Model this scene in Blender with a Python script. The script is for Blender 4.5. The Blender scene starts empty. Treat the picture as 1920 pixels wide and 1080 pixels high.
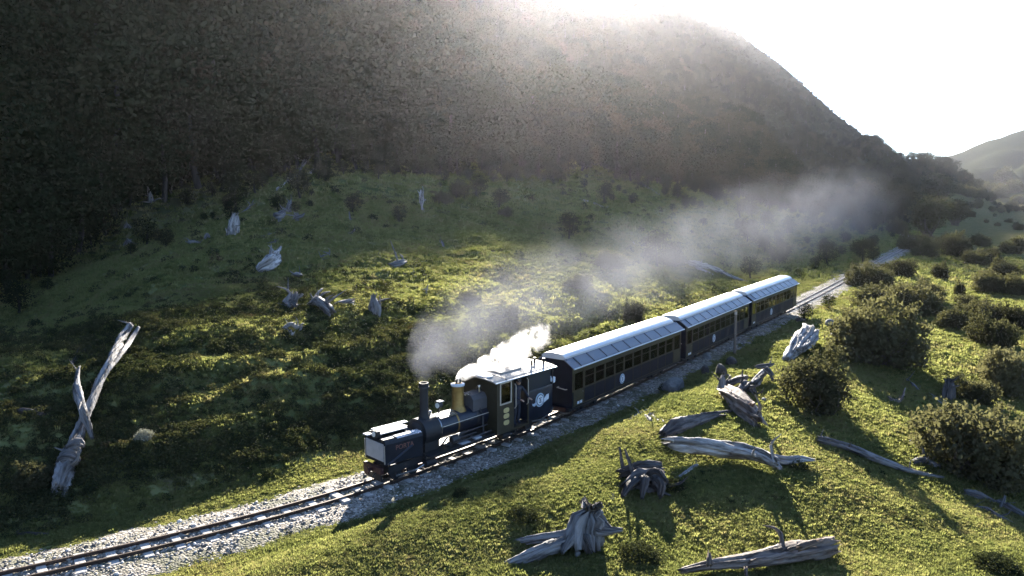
import bpy, bmesh, math, random
import numpy as np
from mathutils import Vector, Matrix, Euler

random.seed(7)
RNG = np.random.default_rng(11)
sc = bpy.context.scene

# ------------------------------------------------------------------ camera, light, exposure
CAM_H, FPX, PITCH = 9.0, 1478.0, math.radians(7.5)
cam_d = bpy.data.cameras.new('camera')
cam_d.sensor_width = 36.0
cam_d.lens = 36.0 * FPX / 1920.0
cam_d.clip_start = 0.5
cam_d.clip_end = 12000
cam = bpy.data.objects.new('camera', cam_d)
sc.collection.objects.link(cam)
cam.location = (0, 0, CAM_H)
cam.rotation_euler = (math.radians(90) - PITCH, 0, 0)
sc.camera = cam

SUN_EL, SUN_AZ = math.radians(17.2), math.radians(3.2)      # azimuth clockwise from +Y
world = bpy.data.worlds.new('World')
sc.world = world
world.use_nodes = True
wn = world.node_tree
for n in list(wn.nodes):
    wn.nodes.remove(n)
sky = wn.nodes.new('ShaderNodeTexSky')
sky.sky_type = 'NISHITA'
sky.sun_disc = False
sky.sun_elevation = SUN_EL
sky.sun_rotation = SUN_AZ
sky.altitude = 200
sky.air_density = 0.6
sky.dust_density = 0.0
sky.ozone_density = 1.5
bg = wn.nodes.new('ShaderNodeBackground')
bg.inputs['Strength'].default_value = 0.084
wo = wn.nodes.new('ShaderNodeOutputWorld')
wn.links.new(sky.outputs[0], bg.inputs['Color'])
wn.links.new(bg.outputs[0], wo.inputs['Surface'])

sun_d = bpy.data.lights.new('sun', 'SUN')
sun_d.energy = 5.0
sun_d.angle = math.radians(0.6)
sun_d.color = (1.0, 0.93, 0.81)
sun = bpy.data.objects.new('sun', sun_d)
sc.collection.objects.link(sun)
sdir = Vector((math.sin(SUN_AZ) * math.cos(SUN_EL), math.cos(SUN_AZ) * math.cos(SUN_EL), math.sin(SUN_EL)))
sun.rotation_euler = sdir.to_track_quat('Z', 'Y').to_euler()
sun.location = sdir * 50

sc.view_settings.view_transform = 'Standard'
sc.view_settings.look = 'None'
sc.view_settings.gamma = 1.0
sc.view_settings.use_curve_mapping = False
sc.view_settings.exposure = 2.6

sc.render.engine = 'CYCLES'
cy = sc.cycles
cy.use_denoising = True
cy.use_adaptive_sampling = True
cy.adaptive_threshold = 0.02
cy.max_bounces = 7
cy.diffuse_bounces = 3
cy.glossy_bounces = 3
cy.transmission_bounces = 4
cy.transparent_max_bounces = 12
cy.volume_bounces = 2
cy.caustics_reflective = False
cy.caustics_refractive = False
cy.sample_clamp_indirect = 8.0
cy.volume_step_rate = 1.0
cy.volume_max_steps = 256

HAZE_DENSITY, HAZE_G = 0.000052, 0.82
USE = dict(haze=True, smoke=True, train=True, logs=True, bushes=True, grass=True, forest=True)

# ------------------------------------------------------------------ small helpers
def link(o):
    sc.collection.objects.link(o)
    return o

def tag(o, label=None, cat=None, group=None, kind=None):
    if label: o['label'] = label
    if cat: o['category'] = cat
    if group: o['group'] = group
    if kind: o['kind'] = kind
    return o

def mesh_obj(name, verts, faces, mat=None, parent=None, smooth=False, mats=None):
    me = bpy.data.meshes.new(name)
    me.from_pydata([tuple(map(float, v)) for v in verts], [], [tuple(map(int, f)) for f in faces])
    me.update()
    if mat: me.materials.append(mat)
    if smooth:
        me.polygons.foreach_set('use_smooth', [True] * len(me.polygons))
    o = link(bpy.data.objects.new(name, me))
    if parent: o.parent = parent
    return o

def empty(name, loc=(0, 0, 0), rz=0.0):
    o = link(bpy.data.objects.new(name, None))
    o.location = loc
    o.rotation_euler = (0, 0, rz)
    o.empty_display_size = 0.2
    return o

def children_of(o):
    return [c for c in bpy.data.objects if c.parent == o]

def copy_tree(o, parent=None, kids=None):
    c = o.copy()
    link(c)
    c.parent = parent
    for ch in (kids or KIDS).get(o.name, []):
        copy_tree(ch, c, kids)
    return c
KIDS = {}
def index_kids():
    KIDS.clear()
    for c in bpy.data.objects:
        if c.parent: KIDS.setdefault(c.parent.name, []).append(c)

class MB:
    """collects simple solids, then links them as one mesh object"""
    def __init__(self): self.v, self.f = [], []
    def add(self, v, f):
        k = len(self.v); self.v += [tuple(p) for p in v]; self.f += [tuple(i + k for i in q) for q in f]; return self
    def box(self, x0, x1, y0, y1, z0, z1, bev=0.0):
        if bev <= 0:
            v = [(x0,y0,z0),(x1,y0,z0),(x1,y1,z0),(x0,y1,z0),(x0,y0,z1),(x1,y0,z1),(x1,y1,z1),(x0,y1,z1)]
            return self.add(v, [(3,2,1,0),(4,5,6,7),(0,1,5,4),(1,2,6,5),(2,3,7,6),(3,0,4,7)])
        b = bev
        bm = bmesh.new()
        bmesh.ops.create_cube(bm, size=1.0)
        for w in bm.verts:
            w.co = Vector(((x0+x1)/2 + w.co.x*(x1-x0), (y0+y1)/2 + w.co.y*(y1-y0), (z0+z1)/2 + w.co.z*(z1-z0)))
        bmesh.ops.bevel(bm, geom=list(bm.edges), offset=b, segments=2, affect='EDGES', profile=0.5)
        bm.verts.index_update()
        self.add([w.co[:] for w in bm.verts], [[w.index for w in q.verts] for q in bm.faces])
        bm.free(); return self
    def lathe(self, prof, base=(0,0,0), axis='z', n=24):
        """prof: list of (r, h) along axis"""
        v, f = [], []
        for r, h in prof:
            for k in range(n):
                a = 2*math.pi*k/n
                c, s = r*math.cos(a), r*math.sin(a)
                p = {'z': (c, s, h), 'x': (h, c, s), 'y': (s, h, c)}[axis]
                v.append((p[0]+base[0], p[1]+base[1], p[2]+base[2]))
        m = len(prof)
        for i in range(m-1):
            for k in range(n):
                f.append((i*n+k, i*n+(k+1) % n, (i+1)*n+(k+1) % n, (i+1)*n+k))
        f.append(tuple(range(n-1, -1, -1))); f.append(tuple((m-1)*n+k for k in range(n)))
        return self.add(v, f)
    def tube(self, pts, r, n=6):
        pts = [Vector(p) for p in pts]
        v, f = [], []
        for i, p in enumerate(pts):
            t = (pts[min(i+1, len(pts)-1)] - pts[max(i-1, 0)]).normalized()
            up = Vector((0,0,1)) if abs(t.z) < 0.9 else Vector((1,0,0))
            a = t.cross(up).normalized(); b = a.cross(t)
            rr = r[i] if isinstance(r, (list, tuple)) else r
            for k in range(n):
                q = p + a*(rr*math.cos(2*math.pi*k/n)) + b*(rr*math.sin(2*math.pi*k/n))
                v.append(q[:])
        for i in range(len(pts)-1):
            for k in range(n):
                f.append((i*n+k, (i+1)*n+k, (i+1)*n+(k+1) % n, i*n+(k+1) % n))
        f.append(tuple(range(n))); f.append(tuple((len(pts)-1)*n+k for k in range(n-1, -1, -1)))
        return self.add(v, f)
    def extrude_yz(self, prof, x0, x1):
        """closed polygon in the y-z plane swept along x"""
        n = len(prof)
        v = [(x0, y, z) for y, z in prof] + [(x1, y, z) for y, z in prof]
        f = [(k, (k+1) % n, n+(k+1) % n, n+k) for k in range(n)]
        f += [tuple(range(n-1, -1, -1)), tuple(range(n, 2*n))]
        return self.add(v, f)
    def extrude_xz(self, prof, y0, y1):
        n = len(prof)
        v = [(x, y0, z) for x, z in prof] + [(x, y1, z) for x, z in prof]
        f = [(k, (k+1) % n, n+(k+1) % n, n+k) for k in range(n)]
        f += [tuple(range(n-1, -1, -1)), tuple(range(n, 2*n))]
        return self.add(v, f)
    def build(self, name, mat=None, parent=None, smooth=False, label=None, angle=None):
        o = mesh_obj(name, self.v, self.f, mat, parent)
        bm = bmesh.new(); bm.from_mesh(o.data)
        bmesh.ops.recalc_face_normals(bm, faces=bm.faces)
        if smooth:
            for e in bm.edges:
                if len(e.link_faces) == 2 and e.calc_face_angle(0) > math.radians(38): e.smooth = False
            for q in bm.faces: q.smooth = True
        bm.to_mesh(o.data); bm.free()
        if label: o['label'] = label
        return o

# ------------------------------------------------------------------ numpy noise
def _hash(ix, iy, seed):
    h = (ix.astype(np.int64) * 374761393 + iy.astype(np.int64) * 668265263 + seed * 144665) & 0xffffffff
    h = ((h ^ (h >> 13)) * 1274126177) & 0xffffffff
    return ((h ^ (h >> 16)) & 0xffffff) / float(0xffffff)

def vnoise(x, y, seed=0):
    x = np.asarray(x, float); y = np.asarray(y, float)
    ix, iy = np.floor(x), np.floor(y)
    fx, fy = x - ix, y - iy
    fx = fx*fx*fx*(fx*(fx*6-15)+10); fy = fy*fy*fy*(fy*(fy*6-15)+10)
    a = _hash(ix, iy, seed); b = _hash(ix+1, iy, seed); c = _hash(ix, iy+1, seed); d = _hash(ix+1, iy+1, seed)
    return (a*(1-fx)+b*fx)*(1-fy) + (c*(1-fx)+d*fx)*fy

def fbm(x, y, oct=4, seed=0, gain=0.5):
    s, a, t = 0.0, 1.0, 0.0
    for o in range(oct):
        s = s + a * (vnoise(x, y, seed+o*17) - 0.5); t += a
        x, y, a = x*2.03+11.3, y*2.03+5.7, a*gain
    return s / t * 2.0

def sstep(a, b, x):
    t = np.clip((x-a)/(b-a), 0, 1); return t*t*(3-2*t)

# ------------------------------------------------------------------ view geometry of the place
_ct, _st = math.cos(PITCH), math.sin(PITCH)
def ray(px, py):
    u = (px-960)/FPX; v = (540-py)/FPX
    return np.array([u, _ct+v*_st, -_st+v*_ct])
def at_depth(px, py, Y):
    d = ray(px, py)
    return np.array([0, 0, CAM_H]) + d*(Y/d[1])

# ------------------------------------------------------------------ railway line
_TP = np.array([(-40,3.2),(-28,9),(-19.5,13.0),(-11.34,17.25),(-6.1,20.95),(-1.6,25.5),(2.6,30.9),(7.7,38.1),(13.9,47.4),(21.4,58.4),
                (33.4,76.9),(45,95),(59.0,117),(66.5,131),(71.5,146),(74,163)], float)
def _spline(P, n=40):
    out = []
    Q = np.vstack([2*P[0]-P[1], P, 2*P[-1]-P[-2]])
    for i in range(1, len(Q)-2):
        p0, p1, p2, p3 = Q[i-1:i+3]
        d = np.linalg.norm(p2-p1); d0 = np.linalg.norm(p1-p0); d2 = np.linalg.norm(p3-p2)
        m1 = ((p1-p0)/d0*d + (p2-p1)/d*d0)/(d+d0)*d
        m2 = ((p2-p1)/d*d2 + (p3-p2)/d2*d)/(d+d2)*d
        for k in range(n):
            t = k/n
            out.append((2*t**3-3*t**2+1)*p1+(t**3-2*t**2+t)*m1+(-2*t**3+3*t**2)*p2+(t**3-t**2)*m2)
    out.append(P[-1])
    return np.array(out)
TC = _spline(_TP)
TS = np.r_[0, np.cumsum(np.linalg.norm(np.diff(TC, axis=0), axis=1))]
S_END = TS[-1]
def track_at(s):
    return np.array([np.interp(s, TS, TC[:, 0]), np.interp(s, TS, TC[:, 1])])
def track_frame(s):
    t = track_at(s+.3)-track_at(s-.3); t = t/np.linalg.norm(t)
    return track_at(s), t, np.array([-t[1], t[0]])

def track_dist(x, y):
    """signed lateral distance to the line (left positive) and arc length"""
    shp = x.shape
    x = x.ravel(); y = y.ravel()
    best = np.full(x.shape, 1e9); sg = np.zeros(x.shape); ss = np.zeros(x.shape)
    near = (x > -75) & (x < 150) & (y > -40) & (y < 230)
    idx = np.nonzero(near)[0]
    A, B = TC[:-1:3], None
    knots = np.arange(0, len(TC)-1, 3)
    for a in knots:
        b = min(a+3, len(TC)-1)
        p, q = TC[a], TC[b]
        d = q-p; L2 = d@d
        rx, ry = x[idx]-p[0], y[idx]-p[1]
        t = np.clip((rx*d[0]+ry*d[1])/L2, 0, 1)
        ex, ey = rx-t*d[0], ry-t*d[1]
        e = np.hypot(ex, ey)
        m = e < best[idx]
        j = idx[m]
        best[j] = e[m]
        sg[j] = np.sign(d[0]*ry[m]-d[1]*rx[m])
        ss[j] = TS[a]+t[m]*(TS[b]-TS[a])
    sg[sg == 0] = 1
    return (best*sg).reshape(shp), ss.reshape(shp)

# ------------------------------------------------------------------ terrain
_C = [  # image position of a ground point in the photograph and the distance ahead at which it lies
 (60,850,22.8),(60,740,26.2),(100,640,32),(20,960,20.75),(-200,800,24),(-200,1000,19.4),(-300,650,31),(0,700,28.2),(0,640,33),
 (300,850,23.2),(300,740,26.4),(300,650,30.2),(300,550,41.5),(330,450,62),(200,690,28.4),(180,590,37.6),(250,520,46.8),
 (500,790,26.2),(500,700,29.0),(500,600,34.5),(500,500,46.8),(500,400,68),(500,330,90),
 (400,900,22.75),(150,930,21.3),(600,810,27.0),
 (700,700,31.0),(700,650,33.6),(700,600,37),(700,550,43),(700,480,53),(700,400,72),(700,330,95),
 (850,660,34.6),(850,580,41),(850,500,54),
 (1000,620,40.5),(1000,540,51),(1000,470,63),(1000,400,82),(1000,340,112),
 (1150,560,50),(1150,490,63),(1150,420,82),
 (1300,520,67),(1300,470,80),(1300,420,100),(1300,370,125),
 (1500,480,92),(1480,430,112),(1600,450,116),
 (1550,400,150),
 # near side of the line
 (1350,690,34.2),(1240,740,29.6),(1100,800,26.0),(900,900,21.2),(700,1000,17.9),(500,1080,16.2),(1100,950,19.9),(1300,880,22.5),
 (1400,1050,17.9),(1000,1060,17.4),(1500,800,27.3),(1700,700,37),(1850,600,54),(1900,980,21.6),(1800,850,27),(1900,750,36),
 (1900,500,98),(1900,430,205),(1750,520,83),(1700,620,49),(1580,600,49.5),(1470,640,41.2),(1600,700,36.5),(1450,720,32.5),
 (1650,900,23.0),(1250,1000,18.6),(2200,700,38),(2200,1000,20),(700,1300,12.0),(1200,1300,11.6),(1700,1250,12),(2100,560,60),
 (1690,540,70),(1800,470,118),(2000,450,150),(1250,860,23.4),(1180,900,21.6),(1000,980,18.9),
]
_pts = [at_depth(*c) for c in _C]
# hollow beyond the crest on the left, and the ground rising again behind it
_pts += [np.array(p, float) for p in [(-31,44,-1.5),(-36,56,0.0),(-40,72,1.5),(-34,82,5.5),(-44,40,-3.0),(-50,60,0.0),(-28,98,9.5),(-60,50,4),(-55,85,8),
                                      (-45,24,-2),(-60,10,-1),(20,-20,-.5),(-20,-20,0),(60,0,-3),(80,60,-3),(-80,-10,2)]]
for _s in np.arange(0, S_END, 4.0):
    _c, _t, _n = track_frame(_s)
    for _l in (-1.7, 1.9):
        q = _c+_n*_l; _pts.append(np.array([q[0], q[1], -0.04]))
_pts = np.array(_pts)
def _tps_fit(P, lam=2.0):
    n = len(P)
    d2 = ((P[:, None, :2]-P[None, :, :2])**2).sum(-1)
    K = np.where(d2 > 0, 0.5*d2*np.log(np.maximum(d2, 1e-12)), 0) + lam*np.eye(n)
    Q = np.c_[np.ones(n), P[:, :2]]
    A = np.block([[K, Q], [Q.T, np.zeros((3, 3))]])
    return np.linalg.solve(A, np.r_[P[:, 2], 0, 0, 0])
_W = _tps_fit(_pts)
def _tps(x, y):
    out = np.zeros(x.shape)
    n = len(_pts)
    for i in range(0, x.size, 20000):
        xs, ys = x.ravel()[i:i+20000], y.ravel()[i:i+20000]
        d2 = (xs[:, None]-_pts[None, :, 0])**2+(ys[:, None]-_pts[None, :, 1])**2
        out.ravel()[i:i+20000] = (0.5*d2*np.log(np.maximum(d2, 1e-12)))@_W[:n] + _W[n]+_W[n+1]*xs+_W[n+2]*ys
    return out

# mountain ridge seen along its bearing: (bearing deg, elevation deg, distance)
def _be(px, py, r):
    d = ray(px, py)
    return (math.degrees(math.atan2(d[0], d[1])), math.degrees(math.atan2(d[2], math.hypot(d[0], d[1]))), r)
RIDGE = [(-180,10,320),(-120,16,260),(-90,22,230),(-60,28,215),(-40,31,225),(-25,30,255),(-14,27,300),(-7,22,345),(-3,17.6,385),
         (-1.6,17.2,400),(.4,16.1,422),(1.4,15.75,438),(2.1,15.2,448),(3.0,14.95,462),(3.8,14.95,478),(4.7,14.95,496),(5.7,14.6,518),(7.2,14.1,548),(9.2,13.5,600)] + \
        [_be(*p) for p in [(1275,-2,680),(1340,24,740),(1395,62,800),(1440,95,850),(1530,172,880),(1600,222,860),(1650,260,800),(1690,298,700),(1715,335,620),(1738,362,560)]] + \
        [(29.5,-1.0,520),(33,-1.0,500),(60,-0.8,500),(120,0,400),(180,10,320)]
_R = np.array(RIDGE)
FOOT = np.array([(-180,60),(-90,50),(-60,58),(-40,64),(-33,72),(-25,86),(-14,98),(-5,106),(0,112),(7,125),(12,135),(18,145),(24,155),(26.5,168),(29,260),(33,300),(60,200),(180,60)], float)
HILL2 = np.array([_be(*p)[:2] for p in [(1640,300,0),(1680,294,0),(1712,291,0),(1745,288,0),(1772,297,0),(1800,316,0),(1825,336,0),(1845,352,0),(1870,365,0)]])
FARM = np.array([_be(*p)[:2] for p in [(1600,360,0),(1690,325,0),(1735,300,0),(1778,292,0),(1800,283,0),(1830,271,0),(1858,262,0),(1885,252,0),(1905,245,0),(1925,242,0),(1990,225,0),(2080,215,0),(2200,240,0),(2500,230,0)]])

def forest_frac(x, y):
    """0 at the foot of the mountain, 1 on the ridge"""
    th = np.degrees(np.arctan2(x, y)); r = np.hypot(x, y)
    rf = np.interp(th, FOOT[:, 0], FOOT[:, 1]); rr = np.interp(th, _R[:, 0], _R[:, 2])
    return (r-rf)/(rr-rf), th, r

def terrain(x, y):
    x = np.asarray(x, float); y = np.asarray(y, float)
    w, th, r = forest_frac(x, y)
    rf = np.interp(th, FOOT[:, 0], FOOT[:, 1]); rr = np.interp(th, _R[:, 0], _R[:, 2])
    zr = CAM_H + rr*np.tan(np.radians(np.interp(th, _R[:, 0], _R[:, 1]))) - np.interp(th, [-20, -10, 5.8, 8.0, 14, 20, 22, 24], [3.5, 6.0, 6.0, 3.0, 2.5, 3.0, 7.0, 12.0])
    # near field
    lim = np.minimum(r, rf+35)/np.maximum(r, 1e-6)
    zn = _tps(x*lim, y*lim)
    zn = np.clip(zn, -6, 40)
    d, s = track_dist(x, y)
    left = sstep(2.2, 7, d) * (1-sstep(70, 130, r))
    # hummocks and terraces of the hillside, long along the contour
    a = math.radians(30)
    tx, ty = x*math.sin(a)+y*math.cos(a), -x*math.cos(a)+y*math.sin(a)
    hum = 0.42*fbm(tx/6.5, ty/2.6, 3, 5) + 0.20*fbm(x/1.5, y/1.5, 3, 9)
    right = sstep(2.2, 5, -d) * (1-sstep(80, 150, r))
    mound = 0.24*fbm(x/4.6, y/4.6, 3, 21) + 0.05*fbm(x/1.1, y/1.1, 2, 31)
    # sheep-trodden terraces: level treads and steep little faces
    zt = zn + 0.30*fbm(tx/5.0, ty/4.0, 3, 13)
    per = 0.66
    ter = 1.35*per/(2*math.pi)*np.sin(2*math.pi*zt/per)
    zn = zn + left*(hum*.8 + ter*sstep(3.0, 5.0, d)*(1-sstep(42, 60, r))) + right*mound
    bed = 1-sstep(1.9, 3.4, np.abs(d))
    zn = zn*(1-bed) + (-0.07+0.03*fbm(x*1.3, y*1.3, 2, 3))*bed
    # mountain
    zf = np.interp(th, FOOT[:, 0], _ZF)
    g = np.clip(w, 0, 1.0)
    zm = zf + (zr-zf)*(0.45*g+0.55*g*g)
    amp = np.sin(np.pi*np.clip(w, 0, 1))**0.8
    zm = zm + amp*(rr-rf)*0.035*fbm(th/4.2, r/130.0, 4, 41) + amp*3.0*fbm(x/30, y/30, 3, 47)
    over = np.maximum(0, r-rr)
    zm = np.where(w > 1, np.maximum(zr-0.40*over, -8), zm)
    zm = zm + np.where(w > 0.97, np.clip(1-over/120, 0, 1), 0)*1.8*fbm(th*3.3, r/60, 3, 51)*sstep(0.97, 1.0, w)
    k = sstep(-22, 22, r-rf)
    z = zn*(1-k)+zm*k
    # farther hills up the valley
    e2 = np.interp(th, HILL2[:, 0], HILL2[:, 1], left=-3, right=-3); r2 = 660.0
    h2 = CAM_H + r2*np.tan(np.radians(e2)) - 5
    p2 = np.clip(1-np.abs(r-r2)/230, 0, 1)
    z2 = -6 + (h2+6)*p2 + 10*p2*fbm(x/60, y/60, 4, 61)*.6*sstep(0, .3, p2)
    e3 = np.interp(th, FARM[:, 0], FARM[:, 1], left=-2, right=3); r3 = 1300.0
    h3 = CAM_H + r3*np.tan(np.radians(e3))
    p3 = np.clip(1-np.abs(r-r3)/480, 0, 1)
    rid = 1-np.abs(fbm(x/110+.02*y/50, y/110, 5, 71))
    z3 = -6 + (h3+6)*(p3**0.8) - 125*(1-p3)*sstep(0.02, .35, p3)*(rid-.45)
    z = np.where(r > 420, np.maximum(z, np.where(p2 > 0, z2, -50)), z)
    z = np.where(r > 820, np.maximum(z, np.where(p3 > 0, z3, -50)), z)
    z = np.where((r > 1800) & (y > 0), np.maximum(z, -6), z)
    return z
_fx = FOOT[:, 1]*np.sin(np.radians(FOOT[:, 0])); _fy = FOOT[:, 1]*np.cos(np.radians(FOOT[:, 0]))
_ZF = np.clip(_tps(_fx, _fy), -6, 20)

def _axis(lo, hi, d, grow, a, b):
    core = np.arange(a, b+1e-6, d)
    def run(x, lim, sg):
        out, st = [x], d
        while (out[-1]-lim)*sg < 0:
            st = min(st*grow, 17.0) if abs(out[-1]) < 1050 else st*1.12
            out.append(out[-1]+sg*st)
        return out
    return np.r_[run(core[0], lo, -1)[:0:-1], core, run(core[-1], hi, 1)[1:]]
GX = _axis(-2600, 2600, 0.28, 1.035, -34, 40)
GY = _axis(-700, 2800, 0.28, 1.035, 13, 72)
_gx, _gy = np.meshgrid(GX, GY)
GZ = terrain(_gx, _gy)
def ground_z(x, y):
    x = np.asarray(x, float); y = np.asarray(y, float)
    i = np.clip(np.searchsorted(GX, x)-1, 0, len(GX)-2); j = np.clip(np.searchsorted(GY, y)-1, 0, len(GY)-2)
    fx = (x-GX[i])/(GX[i+1]-GX[i]); fy = (y-GY[j])/(GY[j+1]-GY[j])
    return (GZ[j, i]*(1-fx)+GZ[j, i+1]*fx)*(1-fy)+(GZ[j+1, i]*(1-fx)+GZ[j+1, i+1]*fx)*fy
def ground_n(x, y, e=.4):
    gx = (ground_z(x+e, y)-ground_z(x-e, y))/(2*e); gy = (ground_z(x, y+e)-ground_z(x, y-e))/(2*e)
    n = np.stack([-gx, -gy, np.ones_like(gx)], -1)
    return n/np.linalg.norm(n, axis=-1, keepdims=True)
_tt = np.r_[np.arange(8, 60, .08), np.arange(60, 200, .3), np.arange(200, 900, 2.0)]
def hit(px, py, lift=0.0):
    """where the sight line through a point of the photograph meets the ground (raised by lift)"""
    d = ray(px, py)
    P = np.array([0, 0, CAM_H])[None]+_tt[:, None]*d[None]
    below = P[:, 2] < ground_z(P[:, 0], P[:, 1])+lift
    k = int(np.argmax(below)) if below.any() else len(_tt)-1
    return P[k]

# ------------------------------------------------------------------ material helpers
def new_mat(name):
    m = bpy.data.materials.new(name); m.use_nodes = True
    nt = m.node_tree
    for n in list(nt.nodes): nt.nodes.remove(n)
    out = nt.nodes.new('ShaderNodeOutputMaterial')
    return m, nt, out
def node(nt, typ, **kw):
    n = nt.nodes.new(typ)
    for k, v in kw.items():
        if k in n.inputs: n.inputs[k].default_value = v
        else: setattr(n, k, v)
    return n
def ramp(nt, fac, stops):
    r = nt.nodes.new('ShaderNodeValToRGB')
    el = r.color_ramp.elements
    while len(el) < len(stops): el.new(0.5)
    for e, (p, c) in zip(el, stops):
        e.position = p; e.color = (*c, 1)
    nt.links.new(fac, r.inputs[0])
    return r.outputs[0]
def mixc(nt, fac, a, b, mode='MIX'):
    m = nt.nodes.new('ShaderNodeMix'); m.data_type = 'RGBA'; m.blend_type = mode
    for s, k in ((fac, 0), (a, 6), (b, 7)):
        if isinstance(s, (int, float)): m.inputs[k].default_value = s
        elif isinstance(s, tuple): m.inputs[k].default_value = (*s, 1)
        else: nt.links.new(s, m.inputs[k])
    return m.outputs[2]
def noise(nt, vec, scale, detail=4, rough=.55, dist=0.0):
    n = node(nt, 'ShaderNodeTexNoise', Scale=scale, Detail=detail, Roughness=rough, Distortion=dist)
    if vec is not None: nt.links.new(vec, n.inputs['Vector'])
    return n.outputs['Fac']

def simple_mat(name, col, rough=.5, metal=0.0, spec=.5, var=.15, scale=6.0, bump=0.0, coat=0.0):
    m, nt, out = new_mat(name)
    tc = node(nt, 'ShaderNodeTexCoord')
    p = node(nt, 'ShaderNodeBsdfPrincipled', Roughness=rough, Metallic=metal)
    p.inputs['Specular IOR Level'].default_value = spec
    if coat: p.inputs['Coat Weight'].default_value = coat
    f = noise(nt, tc.outputs['Object'], scale, 5, .6)
    dark = tuple(c*(1-var) for c in col); lite = tuple(min(1, c*(1+var)) for c in col)
    nt.links.new(ramp(nt, f, [(.3, dark), (.7, lite)]), p.inputs['Base Color'])
    rr = node(nt, 'ShaderNodeMapRange'); nt.links.new(f, rr.inputs[0])
    rr.inputs[3].default_value = max(0.02, rough-.1); rr.inputs[4].default_value = min(1, rough+.12)
    nt.links.new(rr.outputs[0], p.inputs['Roughness'])
    if bump:
        b = node(nt, 'ShaderNodeBump', Strength=bump, Distance=.01); nt.links.new(f, b.inputs['Height']); nt.links.new(b.outputs[0], p.inputs['Normal'])
    nt.links.new(p.outputs[0], out.inputs['Surface'])
    return m

def leaf_mat(name, stops, trans=.4, patch=0.25, tint=(1.12, 1.15, .78), rnd=.34, fine=.35):
    """thin leaf: diffuse + light coming through; colour differs from plant to plant and in patches over the ground"""
    m, nt, out = new_mat(name)
    oi = node(nt, 'ShaderNodeObjectInfo')
    geo = node(nt, 'ShaderNodeNewGeometry')
    a = noise(nt, oi.outputs['Location'], patch, 3, .6)
    b = noise(nt, geo.outputs['Position'], 3.1, 2, .6)
    mx = node(nt, 'ShaderNodeMath', operation='MULTIPLY_ADD'); nt.links.new(oi.outputs['Random'], mx.inputs[0]); mx.inputs[1].default_value = rnd; nt.links.new(a, mx.inputs[2])
    m2 = node(nt, 'ShaderNodeMath', operation='MULTIPLY_ADD'); nt.links.new(b, m2.inputs[0]); m2.inputs[1].default_value = fine; nt.links.new(mx.outputs[0], m2.inputs[2])
    m3 = node(nt, 'ShaderNodeMath', operation='SUBTRACT'); nt.links.new(m2.outputs[0], m3.inputs[0]); m3.inputs[1].default_value = rnd*.5+fine*.5
    col = ramp(nt, m3.outputs[0], stops)
    d = node(nt, 'ShaderNodeBsdfDiffuse'); nt.links.new(col, d.inputs[0])
    t = node(nt, 'ShaderNodeBsdfTranslucent'); nt.links.new(mixc(nt, 1.0, col, tint, 'MULTIPLY'), t.inputs[0])
    mixs = node(nt, 'ShaderNodeMixShader'); mixs.inputs[0].default_value = trans
    nt.links.new(d.outputs[0], mixs.inputs[1]); nt.links.new(t.outputs[0], mixs.inputs[2])
    nt.links.new(mixs.outputs[0], out.inputs['Surface'])
    return m

def wood_mat(name, light, dark, brown, amt=.3):
    m, nt, out = new_mat(name)
    uv = node(nt, 'ShaderNodeUVMap')
    tc = node(nt, 'ShaderNodeTexCoord')
    def grain(sx, sy, d):
        mp = node(nt, 'ShaderNodeMapping'); mp.inputs['Scale'].default_value = (sx, sy, 1); nt.links.new(uv.outputs[0], mp.inputs[0])
        return noise(nt, mp.outputs[0], 1.0, d, .65, .5)
    g1, g2 = grain(9, .55, 4), grain(24, 1.3, 5)
    h = noise(nt, tc.outputs['Object'], 1.7, 4, .6)
    col = ramp(nt, g1, [(.34, dark), (.44, tuple(c*.62 for c in light)), (.52, light), (.7, tuple(c*1.18 for c in light))])
    fine = ramp(nt, g2, [(.36, (.30, .29, .29)), (.5, (.9, .9, .9)), (.7, (1.1, 1.1, 1.1))])
    col = mixc(nt, 1.0, col, fine, 'MULTIPLY')
    f = node(nt, 'ShaderNodeMapRange'); nt.links.new(h, f.inputs[0]); f.inputs[1].default_value = .5; f.inputs[2].default_value = .68; f.inputs[4].default_value = amt
    col = mixc(nt, f.outputs[0], col, brown)
    p = node(nt, 'ShaderNodeBsdfPrincipled', Roughness=.75); p.inputs['Specular IOR Level'].default_value = .12
    nt.links.new(col, p.inputs['Base Color'])
    ad = node(nt, 'ShaderNodeMath', operation='ADD'); nt.links.new(g1, ad.inputs[0]); nt.links.new(g2, ad.inputs[1])
    b = node(nt, 'ShaderNodeBump', Strength=1.0, Distance=.05); nt.links.new(ad.outputs[0], b.inputs['Height']); nt.links.new(b.outputs[0], p.inputs['Normal'])
    nt.links.new(p.outputs[0], out.inputs['Surface'])
    return m

def glass_mat(name):
    m, nt, out = new_mat(name)
    tr = node(nt, 'ShaderNodeBsdfTransparent'); tr.inputs[0].default_value = (.72, .76, .72, 1)
    gl = node(nt, 'ShaderNodeBsdfGlossy', Roughness=.03)
    gl.inputs[0].default_value = (.9, .9, .9, 1)
    fr = node(nt, 'ShaderNodeFresnel', IOR=1.6)
    mx = node(nt, 'ShaderNodeMixShader')
    nt.links.new(fr.outputs[0], mx.inputs[0]); nt.links.new(tr.outputs[0], mx.inputs[1]); nt.links.new(gl.outputs[0], mx.inputs[2])
    nt.links.new(mx.outputs[0], out.inputs['Surface'])
    return m

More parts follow.
